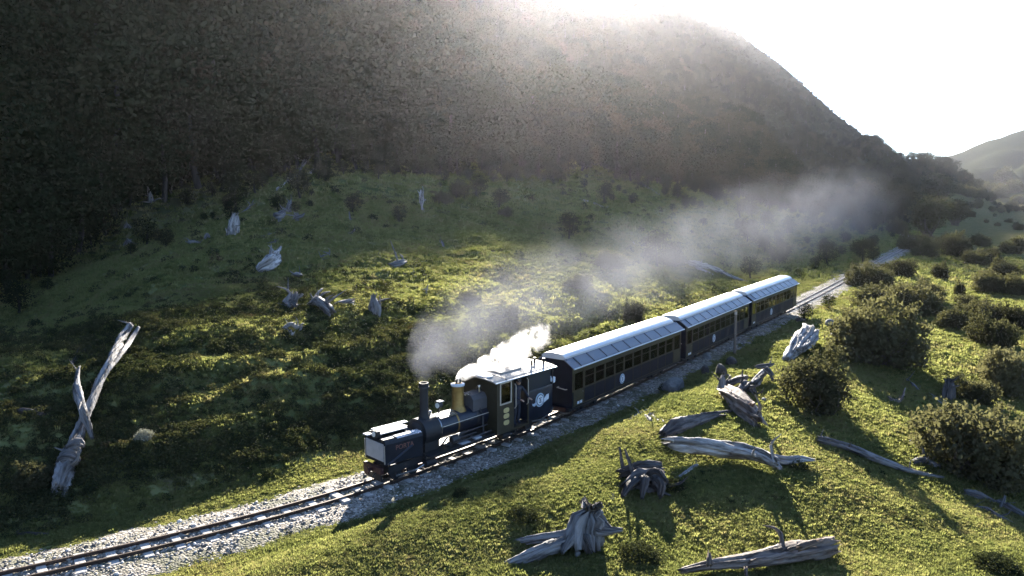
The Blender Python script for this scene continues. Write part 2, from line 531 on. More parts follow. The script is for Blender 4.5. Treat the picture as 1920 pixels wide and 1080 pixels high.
# ------------------------------------------------------------------ ground sheet
def ground_material():
    m, nt, out = new_mat('ground_turf')
    geo = node(nt, 'ShaderNodeNewGeometry')
    P = geo.outputs['Position']
    big = noise(nt, P, .16, 4, .6); mid = noise(nt, P, .9, 5, .65); fine = noise(nt, P, 9, 4, .7)
    s1 = node(nt, 'ShaderNodeMath', operation='MULTIPLY_ADD'); nt.links.new(mid, s1.inputs[0]); s1.inputs[1].default_value = .6; nt.links.new(big, s1.inputs[2])
    s2 = node(nt, 'ShaderNodeMath', operation='MULTIPLY_ADD'); nt.links.new(fine, s2.inputs[0]); s2.inputs[1].default_value = .4; nt.links.new(s1.outputs[0], s2.inputs[2])
    s3 = node(nt, 'ShaderNodeMath', operation='SUBTRACT'); nt.links.new(s2.outputs[0], s3.inputs[0]); s3.inputs[1].default_value = .5
    turf = ramp(nt, s3.outputs[0], [(.25, (.060, .068, .028)), (.42, (.105, .115, .044)), (.55, (.150, .152, .062)), (.72, (.120, .100, .054))])
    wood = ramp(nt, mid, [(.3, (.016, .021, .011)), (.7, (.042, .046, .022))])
    a = node(nt, 'ShaderNodeAttribute', attribute_name='forest')
    b = node(nt, 'ShaderNodeAttribute', attribute_name='meadow')
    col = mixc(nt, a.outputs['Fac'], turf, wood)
    dry = ramp(nt, mid, [(.35, (.085, .084, .034)), (.65, (.15, .13, .066))])
    col = mixc(nt, b.outputs['Fac'], col, dry)
    p = node(nt, 'ShaderNodeBsdfDiffuse'); nt.links.new(col, p.inputs[0])
    bp = node(nt, 'ShaderNodeBump', Strength=.6, Distance=.06); nt.links.new(s2.outputs[0], bp.inputs['Height']); nt.links.new(bp.outputs[0], p.inputs['Normal'])
    nt.links.new(p.outputs[0], out.inputs['Surface'])
    return m

ny, nx = GZ.shape
_V = np.stack([_gx.ravel(), _gy.ravel(), GZ.ravel()], -1)
_i = np.arange(ny*nx).reshape(ny, nx)
_F = np.stack([_i[:-1, :-1].ravel(), _i[:-1, 1:].ravel(), _i[1:, 1:].ravel(), _i[1:, :-1].ravel()], -1)
me = bpy.data.meshes.new('ground')
me.vertices.add(len(_V)); me.vertices.foreach_set('co', _V.ravel())
me.loops.add(_F.size); me.loops.foreach_set('vertex_index', _F.ravel().astype(np.int32))
me.polygons.add(len(_F)); me.polygons.foreach_set('loop_start', np.arange(0, _F.size, 4, dtype=np.int32))
me.polygons.foreach_set('use_smooth', np.ones(len(_F), bool))
me.update(); me.validate()
_w, _th, _r = forest_frac(_gx, _gy)
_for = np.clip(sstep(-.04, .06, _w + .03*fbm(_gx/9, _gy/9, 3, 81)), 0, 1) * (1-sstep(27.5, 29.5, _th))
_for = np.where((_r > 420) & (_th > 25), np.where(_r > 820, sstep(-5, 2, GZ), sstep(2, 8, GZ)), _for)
_mea = sstep(27.5, 30.5, _th)*sstep(110, 170, _r)*(1-_for)
for nm, arr in (('forest', _for), ('meadow', _mea)):
    at_ = me.attributes.new(nm, 'FLOAT', 'POINT'); at_.data.foreach_set('value', np.ascontiguousarray(arr.ravel(), dtype=np.float32))
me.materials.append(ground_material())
ground = link(bpy.data.objects.new('ground', me))
tag(ground, kind='structure')

# ------------------------------------------------------------------ instanced ground cover
def scatter(name, P, scl, rot, pick, protos, label=None, kind='stuff'):
    """one object whose points carry instances of the prototype meshes"""
    P = np.asarray(P, np.float32)
    me = bpy.data.meshes.new(name)
    me.vertices.add(len(P)); me.vertices.foreach_set('co', P.ravel())
    me.attributes.new('scl', 'FLOAT', 'POINT').data.foreach_set('value', np.asarray(scl, np.float32))
    me.attributes.new('rot', 'FLOAT_VECTOR', 'POINT').data.foreach_set('vector', np.asarray(rot, np.float32).ravel())
    me.attributes.new('pick', 'INT', 'POINT').data.foreach_set('value', np.asarray(pick, np.int32))
    o = link(bpy.data.objects.new(name, me))
    tag(o, label, kind=kind)
    col = bpy.data.collections.new(name + '_kinds')
    for i, q in enumerate(protos):
        q.name = '%s_%02d' % (name + '_kind', i); col.objects.link(q)
    ng = bpy.data.node_groups.new(name + '_scatter', 'GeometryNodeTree')
    ng.interface.new_socket('Geometry', in_out='INPUT', socket_type='NodeSocketGeometry')
    ng.interface.new_socket('Geometry', in_out='OUTPUT', socket_type='NodeSocketGeometry')
    gi = ng.nodes.new('NodeGroupInput'); go = ng.nodes.new('NodeGroupOutput')
    ci = ng.nodes.new('GeometryNodeCollectionInfo'); ci.inputs[0].default_value = col
    ci.inputs['Separate Children'].default_value = True; ci.inputs['Reset Children'].default_value = True
    ip = ng.nodes.new('GeometryNodeInstanceOnPoints'); ip.inputs['Pick Instance'].default_value = True
    def att(nm, dt):
        a = ng.nodes.new('GeometryNodeInputNamedAttribute'); a.data_type = dt; a.inputs[0].default_value = nm
        return a.outputs[0]
    ng.links.new(gi.outputs[0], ip.inputs['Points']); ng.links.new(ci.outputs[0], ip.inputs['Instance'])
    ng.links.new(att('pick', 'INT'), ip.inputs['Instance Index'])
    ng.links.new(att('rot', 'FLOAT_VECTOR'), ip.inputs['Rotation'])
    ng.links.new(att('scl', 'FLOAT'), ip.inputs['Scale'])
    ng.links.new(ip.outputs[0], go.inputs[0])
    md = o.modifiers.new('scatter', 'NODES'); md.node_group = ng
    return o

def raw_obj(name, V, F, mat, smooth=False):
    """an object that stays out of the scene; only its instances are placed"""
    me = bpy.data.meshes.new(name)
    V = np.asarray(V, np.float32); F = np.asarray(F, np.int32)
    k = F.shape[1]
    me.vertices.add(len(V)); me.vertices.foreach_set('co', V.ravel())
    me.loops.add(F.size); me.loops.foreach_set('vertex_index', F.ravel())
    me.polygons.add(len(F)); me.polygons.foreach_set('loop_start', np.arange(0, F.size, k, dtype=np.int32))
    if smooth: me.polygons.foreach_set('use_smooth', np.ones(len(F), bool))
    me.update(); me.validate()
    me.materials.append(mat)
    return bpy.data.objects.new(name, me)

def rand_dirs(n, rng):
    d = rng.normal(size=(n, 3)); return d/np.linalg.norm(d, axis=1, keepdims=True)

def leaf_quads(C, size, rng, nrm=None, aspect=.6, spread=1.0):
    """small folded leaves (two triangles each) around the centres C"""
    n = len(C)
    a = rand_dirs(n, rng)
    if nrm is not None:
        a = nrm*(1-spread) + a*spread; a /= np.linalg.norm(a, axis=1, keepdims=True)
    b = np.cross(a, rand_dirs(n, rng)); b /= np.linalg.norm(b, axis=1, keepdims=True)+1e-9
    c = np.cross(a, b)
    s = (size*(.6+.8*rng.random(n)))[:, None]
    V = np.stack([C-b*s, C-c*s*aspect+a*s*.15, C+b*s, C+c*s*aspect+a*s*.15], 1).reshape(-1, 3)
    F = np.arange(4*n).reshape(n, 4)
    return V, F

def np_tube(pts, rad, n=5):
    pts = np.asarray(pts, float); m = len(pts)
    V = []
    for i in range(m):
        t = pts[min(i+1, m-1)]-pts[max(i-1, 0)]; t = t/(np.linalg.norm(t)+1e-9)
        u = np.array([0, 0, 1.0]) if abs(t[2]) < .9 else np.array([1.0, 0, 0])
        a = np.cross(t, u); a /= np.linalg.norm(a); b = np.cross(a, t)
        for k in range(n):
            g = 2*math.pi*k/n
            V.append(pts[i]+rad[i]*(a*math.cos(g)+b*math.sin(g)))
    F = []
    for i in range(m-1):
        for k in range(n):
            F.append((i*n+k, i*n+(k+1) % n, (i+1)*n+(k+1) % n, (i+1)*n+k))
    return np.array(V), np.array(F)

GRASS_STOPS = [(.22, (.085, .098, .042)), (.42, (.160, .168, .068)), (.58, (.215, .212, .094)), (.78, (.200, .168, .096))]
M_GRASS = leaf_mat('grass_blades', GRASS_STOPS, .62, .22)
M_HEATH = leaf_mat('heath_leaves', [(.25, (.026, .033, .018)), (.5, (.046, .050, .025)), (.7, (.074, .070, .034)), (.88, (.085, .058, .036))], .28, .35)
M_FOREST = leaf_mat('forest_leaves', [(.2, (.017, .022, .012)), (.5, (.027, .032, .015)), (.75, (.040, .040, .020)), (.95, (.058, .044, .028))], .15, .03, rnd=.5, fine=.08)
M_BUSH = leaf_mat('bush_leaves', [(.2, (.042, .042, .027)), (.5, (.084, .080, .047)), (.8, (.125, .115, .070))], .42, 1.2)
M_TWIG = simple_mat('twig_bark', (.10, .082, .066), .85, var=.3, scale=9)
M_TRUNK = simple_mat('forest_bark', (.03, .026, .022), .9, var=.35, scale=5)

def tuft(rng, h=.12, r=.10, n=16):
    V, F = [], []
    for k in range(n):
        a = rng.random()*2*math.pi; q = r*math.sqrt(rng.random())
        x, y = q*math.cos(a), q*math.sin(a)
        l = h*(.5+.8*rng.random()); a2 = rng.random()*2*math.pi; ln = l*(.3+.7*rng.random())
        w = .011+.009*rng.random(); px, py = -math.sin(a2)*w, math.cos(a2)*w
        dx, dy = math.cos(a2)*ln, math.sin(a2)*ln
        i = len(V)
        V += [(x-px, y-py, -.02), (x+px, y+py, -.02), (x+dx*.4+px*.8, y+dy*.4+py*.8, l*.65), (x+dx*.4-px*.8, y+dy*.4-py*.8, l*.65)]
        V += [(x+dx, y+dy, l*.9)]
        F += [(i, i+1, i+2, i+3), (i+3, i+2, i+4, i+4)]
    tri = []
    for f in F:
        tri.append((f[0], f[1], f[2]))
        if f[3] != f[2]: tri.append((f[0], f[2], f[3]))
    return np.array(V), np.array(tri)

def wedge(n, r0, r1, rng, half=37.0):
    th = np.radians(rng.uniform(-half, half, n)); r = np.sqrt(rng.uniform(r0*r0, r1*r1, n))
    return r*np.sin(th), r*np.cos(th), r

def upright_rot(x, y, rng, follow=.6, lean=.15):
    n = ground_n(x, y)
    ry = np.arctan2(n[:, 0], n[:, 2])*follow + rng.normal(0, lean, len(x))
    rx = -np.arctan2(n[:, 1], n[:, 2])*follow + rng.normal(0, lean, len(x))
    return np.stack([rx, ry, rng.uniform(0, 6.283, len(x))], -1)

if USE['grass']:
    rng = np.random.default_rng(5)
    X, Y, SC = [], [], []
    for n, r0, r1, s in ((105000, 13, 27, .62), (95000, 27, 45, .9), (60000, 45, 80, 1.5), (40000, 80, 170, 2.8)):
        x, y, r = wedge(n, r0, r1, rng); X.append(x); Y.append(y); SC.append(s*(.6+.8*rng.random(n)))
    x, y, s = np.concatenate(X), np.concatenate(Y), np.concatenate(SC)
    d, sa = track_dist(x, y)
    w, th, r = forest_frac(x, y)
    patch = fbm(x/2.2, y/2.2, 3, 91)
    edge = np.where(d > 0, 1.0, np.where(sa > 35, .85, 1.25))+.25*fbm(x, y, 2, 93)
    ok = ((np.abs(d) > edge) | ((np.abs(d) > .8) & (rng.random(len(x)) < .22)) | ((sa > 72) & (np.abs(d) > .45) & (rng.random(len(x)) < .6)) | ((np.abs(d) < .5) & (rng.random(len(x)) < .12))) & (w < .05)
    # little grass where the tall heath of the bank closes over it
    ok &= ~((th > 27.5) & (r > 105) & (rng.random(len(x)) < sstep(105, 150, r)))
    ok &= ~((d > 3.0) & (r < 33) & (patch < .12) & (rng.random(len(x)) < .7))
    x, y, s, d = x[ok], y[ok], s[ok], d[ok]
    s = np.where(np.abs(d) < 1.7, s*.55, s)
    z = ground_z(x, y)
    protos = [raw_obj('tuft', *tuft(np.random.default_rng(k),   .046+.011*k, .14, 22), M_GRASS) for k in range(5)]
    scatter('grass', np.stack([x, y, z], -1), s, upright_rot(x, y, rng), rng.integers(0, 5, len(x)), protos, 'short rough grass covering the slopes and the bank beside the railway')

    # low leafy heath: knee high on the dark bank, thin mats elsewhere
    def heathlet(rng, n=90, rad=.26, h=.26):
        d = rand_dirs(n, rng); d[:, 2] = np.abs(d[:, 2])
        q = (.55+.45*rng.random(n))[:, None]
        C = d*q*np.array([rad, rad, h])
        V, F = leaf_quads(C, np.full(n, .034), rng, d, .65, .75)
        return V, F
    X, Y, SC = [], [], []
    for n, r0, r1, s in ((24000, 13, 30, .72), (24000, 30, 50, .92), (12000, 50, 110, 1.6)):
        x, y, r = wedge(n, r0, r1, rng); X.append(x); Y.append(y); SC.append(s*(.55+.8*rng.random(n)))
    x, y, s = np.concatenate(X), np.concatenate(Y), np.concatenate(SC)
    d, _ = track_dist(x, y); w, th, r = forest_frac(x, y)
    patch = fbm(x/2.6, y/2.6, 4, 95)
    bank = sstep(2.8, 4.2, d)*(1-sstep(33, 48, r))
    keep = np.where(d > 0, np.where(patch > -.12+.2*(1-bank), .95*bank+.12, .3*bank), np.where(patch > .24, .4, .01))
    ok = (np.abs(d) > 2.6) & (w < .06) & (rng.random(len(x)) < keep)
    x, y, s, d, r = x[ok], y[ok], s[ok], d[ok], r[ok]
    s = np.where(d < 0, s*.5, s)
    protos = [raw_obj('heathlet', *heathlet(np.random.default_rng(60+k), 70+16*k, .24, .20+.04*k), M_HEATH) for k in range(5)]
    scatter('heath_undergrowth', np.stack([x, y, ground_z(x, y)-.03], -1), s, upright_rot(x, y, rng, .5), rng.integers(0, 5, len(x)), protos, 'dark leafy heath covering the bank behind the locomotive')

# ------------------------------------------------------------------ trees and bushes
def crown_leaves(rng, shape, n_clump, per, size, hollow=.35, base_flat=.1):
    """leaf clumps spread through an uneven crown volume; shape = (rx, ry, rz, z0)"""
    rx, ry, rz, z0 = shape
    lob = rand_dirs(9, rng); amp = rng.uniform(.55, 1.12, 9)
    D = rand_dirs(n_clump, rng)
    rad = np.zeros(n_clump); wt = np.zeros(n_clump)
    for l, a in zip(lob, amp):
        k = np.clip((D@l), 0, 1)**4+.02; rad += a*k; wt += k
    rad /= wt
    q = hollow+(1-hollow)*rng.random(n_clump)**.6
    C = D*(q*rad)[:, None]*np.array([rx, ry, rz]); C[:, 2] = np.maximum(C[:, 2], -rz*(1-base_flat)) if base_flat >= 0 else C[:, 2]
    C[:, 2] += z0
    if base_flat < 0: C[:, 2] = np.where(C[:, 2] < 0, -C[:, 2]*.35, C[:, 2])
    Vs = np.repeat(C, per, 0); nr = np.repeat(D, per, 0)
    cs = np.repeat(rng.uniform(.6, 1.3, n_clump), per)
    Vs = Vs + rng.normal(size=Vs.shape)*(min(rx, rz)*.13*cs)[:, None]*np.array([1, 1, .7])
    if base_flat < 0: Vs[:, 2] = np.abs(Vs[:, 2])+.01
    return leaf_quads(Vs, np.full(len(Vs), size), rng, nr, .6, .8), C

def merge(parts):
    V, F, k = [], [], 0
    for v, f in parts:
        V.append(v); F.append(np.asarray(f)+k); k += len(v)
    return np.concatenate(V), np.concatenate(F)

def stems(rng, C, n, base_r, r0, r1):
    parts = []
    for i in range(n):
        tip = C[rng.integers(len(C))]
        b = np.array([*(rng.normal(0, base_r, 2)), -.1])
        mid = b*.4+tip*.6+rng.normal(0, .12, 3)*np.linalg.norm(tip)*.4; mid[2] = tip[2]*.45
        parts.append(np_tube([b, (b+mid)/2, mid, tip], [r0, r0*.8, (r0+r1)/2, r1], 5))
    return merge(parts)

if USE['forest']:
    rng = np.random.default_rng(17)
    protos = []
    for k in range(7):
        r = np.random.default_rng(200+k)
        h = [5.2, 6.4, 4.4, 7.2, 3.2, 5.6, 4.0][k]
        rx = h*(.34+.1*r.random())
        (V, F), C = crown_leaves(r, (rx, rx*.95, h*.47, h*.52), 170, 12, h*.021, .3)
        t, tf = np_tube([(0, 0, -.6), (.05*h, 0, h*.25), (.03*h, .03*h, h*.7)], [.04*h, .028*h, .012*h], 5)
        V2, F2 = merge([(V, F), (t, tf)])
        o = raw_obj('crown', V2, F2, M_FOREST)
        o.data.materials.append(M_TRUNK)
        mi = np.zeros(len(F2), np.int32); mi[len(F):] = 1
        o.data.polygons.foreach_set('material_index', mi)
        protos.append(o)
    n = 90000
    x, y, r = wedge(n, 60, 1150, rng, 42)
    # thin with distance so that neighbours stay a few steps apart
    w, th, r = forest_frac(x, y)
    z = ground_z(x, y)
    clump = fbm(x/16, y/16, 3, 101)
    ok = (w > -.01+.07*(clump+.3)) & (w < 1.03) & (th < 27.2) & (rng.random(n) < np.clip(.8-(r-300)/1500, .3, .8)) & (clump > -.55)
    x, y, z, r, w, th = x[ok], y[ok], z[ok], r[ok], w[ok], th[ok]
    # young growth that frays the edge of the wood
    x3, y3, r3_ = wedge(26000, 55, 240, rng, 42); w3, th3, _ = forest_frac(x3, y3)
    k3 = (w3 > -.16) & (w3 < .03) & (th3 < 26) & (rng.random(len(x3)) < .10*np.clip(1+(w3)/.16, 0, 1)*(1+fbm(x3/7, y3/7, 2, 121)*1.6))
    # nearer woodland gets its own denser sowing
    x2, y2, r2 = wedge(9000, 60, 260, rng, 42); w2, th2, _ = forest_frac(x2, y2); z2 = ground_z(x2, y2); c2 = fbm(x2/16, y2/16, 3, 101)
    k2 = (w2 > .0+.07*(c2+.3)) & (w2 < 1) & (th2 < 27)
    x, y, z, w, th = np.r_[x, x2[k2]], np.r_[y, y2[k2]], np.r_[z, z2[k2]], np.r_[w, w2[k2]], np.r_[th, th2[k2]]
    s = (.75+.75*rng.random(len(x)))*(1-.5*sstep(.7, 1, w))*(1-.25*sstep(8, 16, th))*(.6+.4*sstep(0, .10, w))*(1+.75*(1-sstep(110, 240, np.hypot(x, y))))
    x, y, z = np.r_[x, x3[k3]], np.r_[y, y3[k3]], np.r_[z, ground_z(x3[k3], y3[k3])]
    s = np.r_[s, rng.uniform(.18, .55, int(k3.sum()))]
    rot = np.stack([rng.normal(0, .05, len(x)), rng.normal(0, .05, len(x)), rng.uniform(0, 6.283, len(x))], -1)
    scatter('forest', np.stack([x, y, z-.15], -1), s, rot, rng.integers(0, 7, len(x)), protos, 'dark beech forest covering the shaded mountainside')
    # woods on the next hill up the valley and scrub of the far valley floor
    x, y, r = wedge(12000, 330, 820, rng, 42)
    th = np.degrees(np.arctan2(x, y)); z = ground_z(x, y); cl = fbm(x/60, y/60, 4, 111)
    ok = (th > 25.5) & (((z > 4) & (r > 430) & (cl > -.35)) | ((z <= 4) & (cl > .05) & (r > 330)))
    x, y, z, r = x[ok], y[ok], z[ok], r[ok]
    s = (.7+.7*rng.random(len(x)))*np.where(z > 4, .95, .7)
    rot = np.stack([0*x, 0*x, rng.uniform(0, 6.283, len(x))], -1)
    scatter('valley_woods', np.stack([x, y, z-.2], -1), s, rot, rng.integers(0, 7, len(x)), [p.copy() for p in protos], 'far scrub and woods of the valley floor and the second hill')


# ------------------------------------------------------------------ railway track
def gravel_mat():
    m, nt, out = new_mat('ballast_stone')
    geo = node(nt, 'ShaderNodeNewGeometry')
    v = node(nt, 'ShaderNodeTexVoronoi', Scale=17.0); nt.links.new(geo.outputs['Position'], v.inputs['Vector'])
    sep = node(nt, 'ShaderNodeSeparateColor'); nt.links.new(v.outputs['Color'], sep.inputs[0])
    c = ramp(nt, sep.outputs[0], [(.0, (.08, .067, .055)), (.45, (.235, .205, .17)), (.8, (.37, .33, .285)), (1, (.49, .45, .40))])
    big = noise(nt, geo.outputs['Position'], .8, 4, .6)
    c = mixc(nt, ramp(nt, big, [(.46, (0, 0, 0)), (.62, (.7, .7, .7))]), c, (.06, .066, .028))
    p = node(nt, 'ShaderNodeBsdfPrincipled', Roughness=.9); p.inputs['Specular IOR Level'].default_value = .2
    nt.links.new(c, p.inputs['Base Color'])
    b = node(nt, 'ShaderNodeBump', Strength=1.0, Distance=.05); b.invert = True
    nt.links.new(v.outputs['Distance'], b.inputs['Height']); nt.links.new(b.outputs[0], p.inputs['Normal'])
    nt.links.new(p.outputs[0], out.inputs['Surface'])
    return m
M_GRAVEL = gravel_mat()
def stone_mat():
    m, nt, out = new_mat('loose_stone')
    oi = node(nt, 'ShaderNodeObjectInfo')
    c = ramp(nt, oi.outputs['Random'], [(0, (.10, .09, .08)), (.5, (.27, .24, .205)), (.9, (.43, .395, .36)), (1, (.60, .57, .54))])
    p = node(nt, 'ShaderNodeBsdfPrincipled', Roughness=.85); nt.links.new(c, p.inputs['Base Color'])
    nt.links.new(p.outputs[0], out.inputs['Surface']); return m
M_STONE = stone_mat()
M_RAIL = simple_mat('rail_steel', (.075, .05, .038), .55, .6, var=.35, scale=4)
M_SLEEPER = simple_mat('sleeper_wood', (.36, .335, .31), .85, var=.3, scale=7, bump=.5)

prof = [(-1.95,-.2),(-1.6,-.1),(-1.2,-.03),(-.85,.0),(-.4,-.005),(0,-.01),(.4,-.005),(.85,0),(1.2,-.03),(1.6,-.1),(1.95,-.2)]
ss = np.arange(0, S_END-.2, .3)
V, F = [], []
for i, s_ in enumerate(ss):
    c, t, n = track_frame(s_)
    for k, (l, z) in enumerate(prof):
        q = c+n*l*(1+.1*math.sin(s_*1.7)*math.sin(s_*.6))
        V.append((q[0], q[1], z+.03*(random.random()-.5)))
m_ = len(prof)
for i in range(len(ss)-1):
    for k in range(m_-1):
        F.append((i*m_+k, i*m_+k+1, (i+1)*m_+k+1, (i+1)*m_+k))
F = [f[::-1] for f in F]
bal = mesh_obj('ballast_bed', V, F, M_GRAVEL, smooth=True); tag(bal, kind='structure')

rng = np.random.default_rng(23)
def pebble(rng):
    bm = bmesh.new(); bmesh.ops.create_icosphere(bm, subdivisions=1, radius=1)
    for v in bm.verts: v.co = v.co*(.7+.5*rng.random()); v.co.z *= .65
    bm.verts.index_update()
    r = np.array([v.co[:] for v in bm.verts]), np.array([[v.index for v in f.verts] for f in bm.faces]); bm.free(); return r
n = 17000
s_ = np.r_[rng.uniform(4, 46, 12500), rng.uniform(46, 110, 4500)]
l_ = np.clip(rng.normal(0, .8, n), -1.75, 1.75)
fr = [track_frame(a) for a in s_]
P = np.array([c+nn*l for (c, t, nn), l in zip(fr, l_)])
z = np.interp(l_, [p[0] for p in prof], [p[1] for p in prof])
sz = .022+.035*rng.random(n)**2.2
sz = np.where(rng.random(n) < .006, .09, sz)
scatter('gravel', np.c_[P, z+.004], sz, rng.uniform(0, 6.28, (n, 3))*np.array([.1, .1, 1]), rng.integers(0, 4, n),
        [raw_obj('pebble', *pebble(np.random.default_rng(k)), M_STONE) for k in range(4)], 'loose grey ballast stones along the narrow railway')

track = empty('railway_track', (float(TC[0][0]), float(TC[0][1]), 0)); tag(track, kind='structure')
track['label'] = 'narrow gauge railway track curving through the valley'
for sd in (-.275, .275):
    pr = [(-.045,.018),(.045,.018),(.045,.03),(.012,.036),(.012,.075),(.024,.08),(.024,.1),(-.024,.1),(-.024,.08),(-.012,.075),(-.012,.036),(-.045,.03)]
    V, F = [], []
    sv = np.arange(0.1, S_END-.3, .6)
    for a in sv:
        c, t, n = track_frame(a)
        for l, z in pr:
            q = c+n*(sd+l); V.append((q[0]-TC[0][0], q[1]-TC[0][1], z))
    k = len(pr)
    for i in range(len(sv)-1):
        for j in range(k): F.append((i*k+j, i*k+(j+1) % k, (i+1)*k+(j+1) % k, (i+1)*k+j))
    mesh_obj('rail', V, F, M_RAIL, track)
sl_mesh = []
for k in range(4):
    r = np.random.default_rng(k+40)
    o = MB().box(-.10-.02*r.random(), .10+.02*r.random(), -.56-.05*r.random(), .56+.05*r.random(), -.10, .016+.012*r.random(), .012).build('sleeper', M_SLEEPER)
    sl_mesh.append(o.data); bpy.data.objects.remove(o)
for i, a in enumerate(np.arange(.5, S_END-1, .74)):
    c, t, n = track_frame(a+rng.normal(0, .03))
    o = link(bpy.data.objects.new('sleeper', sl_mesh[i % 4])); o.parent = track
    o.location = (c[0]-TC[0][0], c[1]-TC[0][1], rng.normal(.006, .013)); o.rotation_euler = (rng.normal(0, .01), 0, math.atan2(t[1], t[0])+rng.normal(0, .03))

# ------------------------------------------------------------------ train
M_NAVY = simple_mat('navy_enamel', (.008, .012, .024), .34, 0, .45, .35, 5, coat=.15)
M_NAVYD = simple_mat('dark_navy_paint', (.007, .010, .017), .5, 0, .35, .35, 5)
M_BLACK = simple_mat('sooty_black', (.016, .016, .018), .55, 0, .4, .35, 5)
M_IRON = simple_mat('worn_iron', (.05, .048, .05), .45, .5, .5, .3, 8)
M_BRASS = simple_mat('dull_brass', (.30, .19, .06), .45, .7, .5, .2, 6)
M_RED = simple_mat('dark_red_paint', (.040, .010, .010), .5, 0, .5, .3, 5)
M_OLIVE = simple_mat('olive_varnish', (.034, .027, .013), .5, 0, .5, .25, 5)
M_CREAM = simple_mat('cream_enamel', (.50, .40, .18), .45, 0, .4, .1, 5)
M_ROOF = simple_mat('pale_roof_sheet', (.36, .31, .265), .65, .0, .25, .25, 3.2)
M_CROOF = simple_mat('white_roof_sheet', (.60, .59, .58), .38, .15, .5, .10, 1.5)
M_SKIRT = simple_mat('grey_roof_sheet', (.13, .14, .165), .5, .1, .5, .15, 2.0)
M_PANEL = simple_mat('grey_skylight', (.10, .115, .14), .4, .1, .5, .12, 2.0)
M_PLATE = simple_mat('pale_grey_plate', (.42, .43, .46), .4, .2, .5, .12, 4)
M_WHITE = simple_mat('white_enamel', (.62, .66, .70), .4, 0, .5, .08, 6)
M_EMBLEM = simple_mat('pale_blue_enamel', (.36, .46, .56), .4, 0, .5, .08, 6)
M_STEEL = simple_mat('bright_steel', (.55, .55, .56), .25, .9, .5, .1, 6)
M_TRIM = simple_mat('light_trim', (.45, .40, .34), .45, .2, .5, .1, 6)
M_COACH = simple_mat('coach_dark_paint', (.008, .010, .016), .6, 0, .12, .4, 2.5)
M_COACHTINT = simple_mat('coach_hillside_tint', (.046, .039, .017), .55, 0, .2, .4, 4)  # olive painted in for the sunlit hillside showing in the window band
M_SEAT = simple_mat('seat_cloth', (.05, .012, .012), .8)
M_GLASS = glass_mat('coach_glass')
M_LAMP = simple_mat('lamp_glass', (.75, .75, .7), .1, 0, .8, .03, 5)
M_SKIN = simple_mat('skin', (.42, .26, .19), .55, var=.06)
M_CLOTH = simple_mat('navy_work_clothes', (.022, .026, .04), .85, var=.25, scale=12)
M_CAP = simple_mat('dark_cap', (.03, .03, .035), .8)
M_SHIRT = simple_mat('pale_sleeve', (.45, .43, .42), .8)

S_FRONT = .18+float(min(TS, key=lambda a: abs(np.hypot(*(track_at(a)-np.array([-4.163, 22.743]))))))
def vehicle(name, s0, L):
    a, b = track_at(s0+.12*L), track_at(s0+.88*L)
    d = (b-a)/np.linalg.norm(b-a)
    mid = (a+b)/2
    o = mid-d*L/2
    return empty(name, (o[0], o[1], 0.0), math.atan2(d[1], d[0]))

def wheel(parent, x, y, r, mat=M_BLACK, spokes=8):
    w = MB().lathe([(r*.72, -.03), (r*1.08, -.03), (r*1.08, -.018), (r, -.012), (r*.99, .045), (r*.72, .045)], axis='y', n=20).build('wheel', mat, parent, smooth=True)
    w.location = (x, y, r+.1)
    m = MB().lathe([(r*.2, -.03), (r*.2, .05)], axis='y', n=12)
    for k in range(spokes):
        a = 2*math.pi*k/spokes
        m.tube([(r*.15*math.cos(a), .01, r*.15*math.sin(a)), (r*.75*math.cos(a), .01, r*.75*math.sin(a))], .018, 5)
    m.build('spoke', M_IRON, w)
    return w

def emblem(parent, x, y, z, r, ribbon=False):
    """round plate with a monogram; faces -y"""
    e = MB().lathe([(r, 0), (r, -.014), (r*.97, -.018)], axis='y', n=32).build('emblem', M_EMBLEM, parent)
    e.location = (x, y, z)
    MB().lathe([(r*.80, -.0185), (r*.80, -.024)], axis='y', n=32).build('rim', M_NAVY, e)
    MB().lathe([(r*.70, -.0245), (r*.70, -.030)], axis='y', n=32).build('disc', M_WHITE, e)
    g = MB()
    q = r*.34
    g.box(-q, q*.9, -.036, -.0305, q*.72, q*1.0)
    g.box(-q*.42, -q*.1, -.0363, -.0306, -q*.8, q*.74)
    g.box(q*.15, q*.42, -.0363, -.0306, -q*.55, q*.3)
    g.box(-q*.9, q*.8, -.036, -.0305, -q*1.1, -q*.82)
    g.build('monogram', M_NAVY, e)
    if ribbon:
        MB().extrude_xz([(r*.95,-.02),(r*1.5,.12),(r*2.0,.13),(r*2.0,-.05),(r*1.45,-.09),(r*.98,-.14)], -.02, -.004).build('ribbon', M_WHITE, e)
        MB().extrude_xz([(-r*.95,-.04),(-r*1.35,-.08),(-r*1.75,-.05),(-r*1.7,-.13),(-r*1.3,-.18),(-r*.93,-.14)], -.02, -.004).build('ribbon', M_EMBLEM, e)
    return e

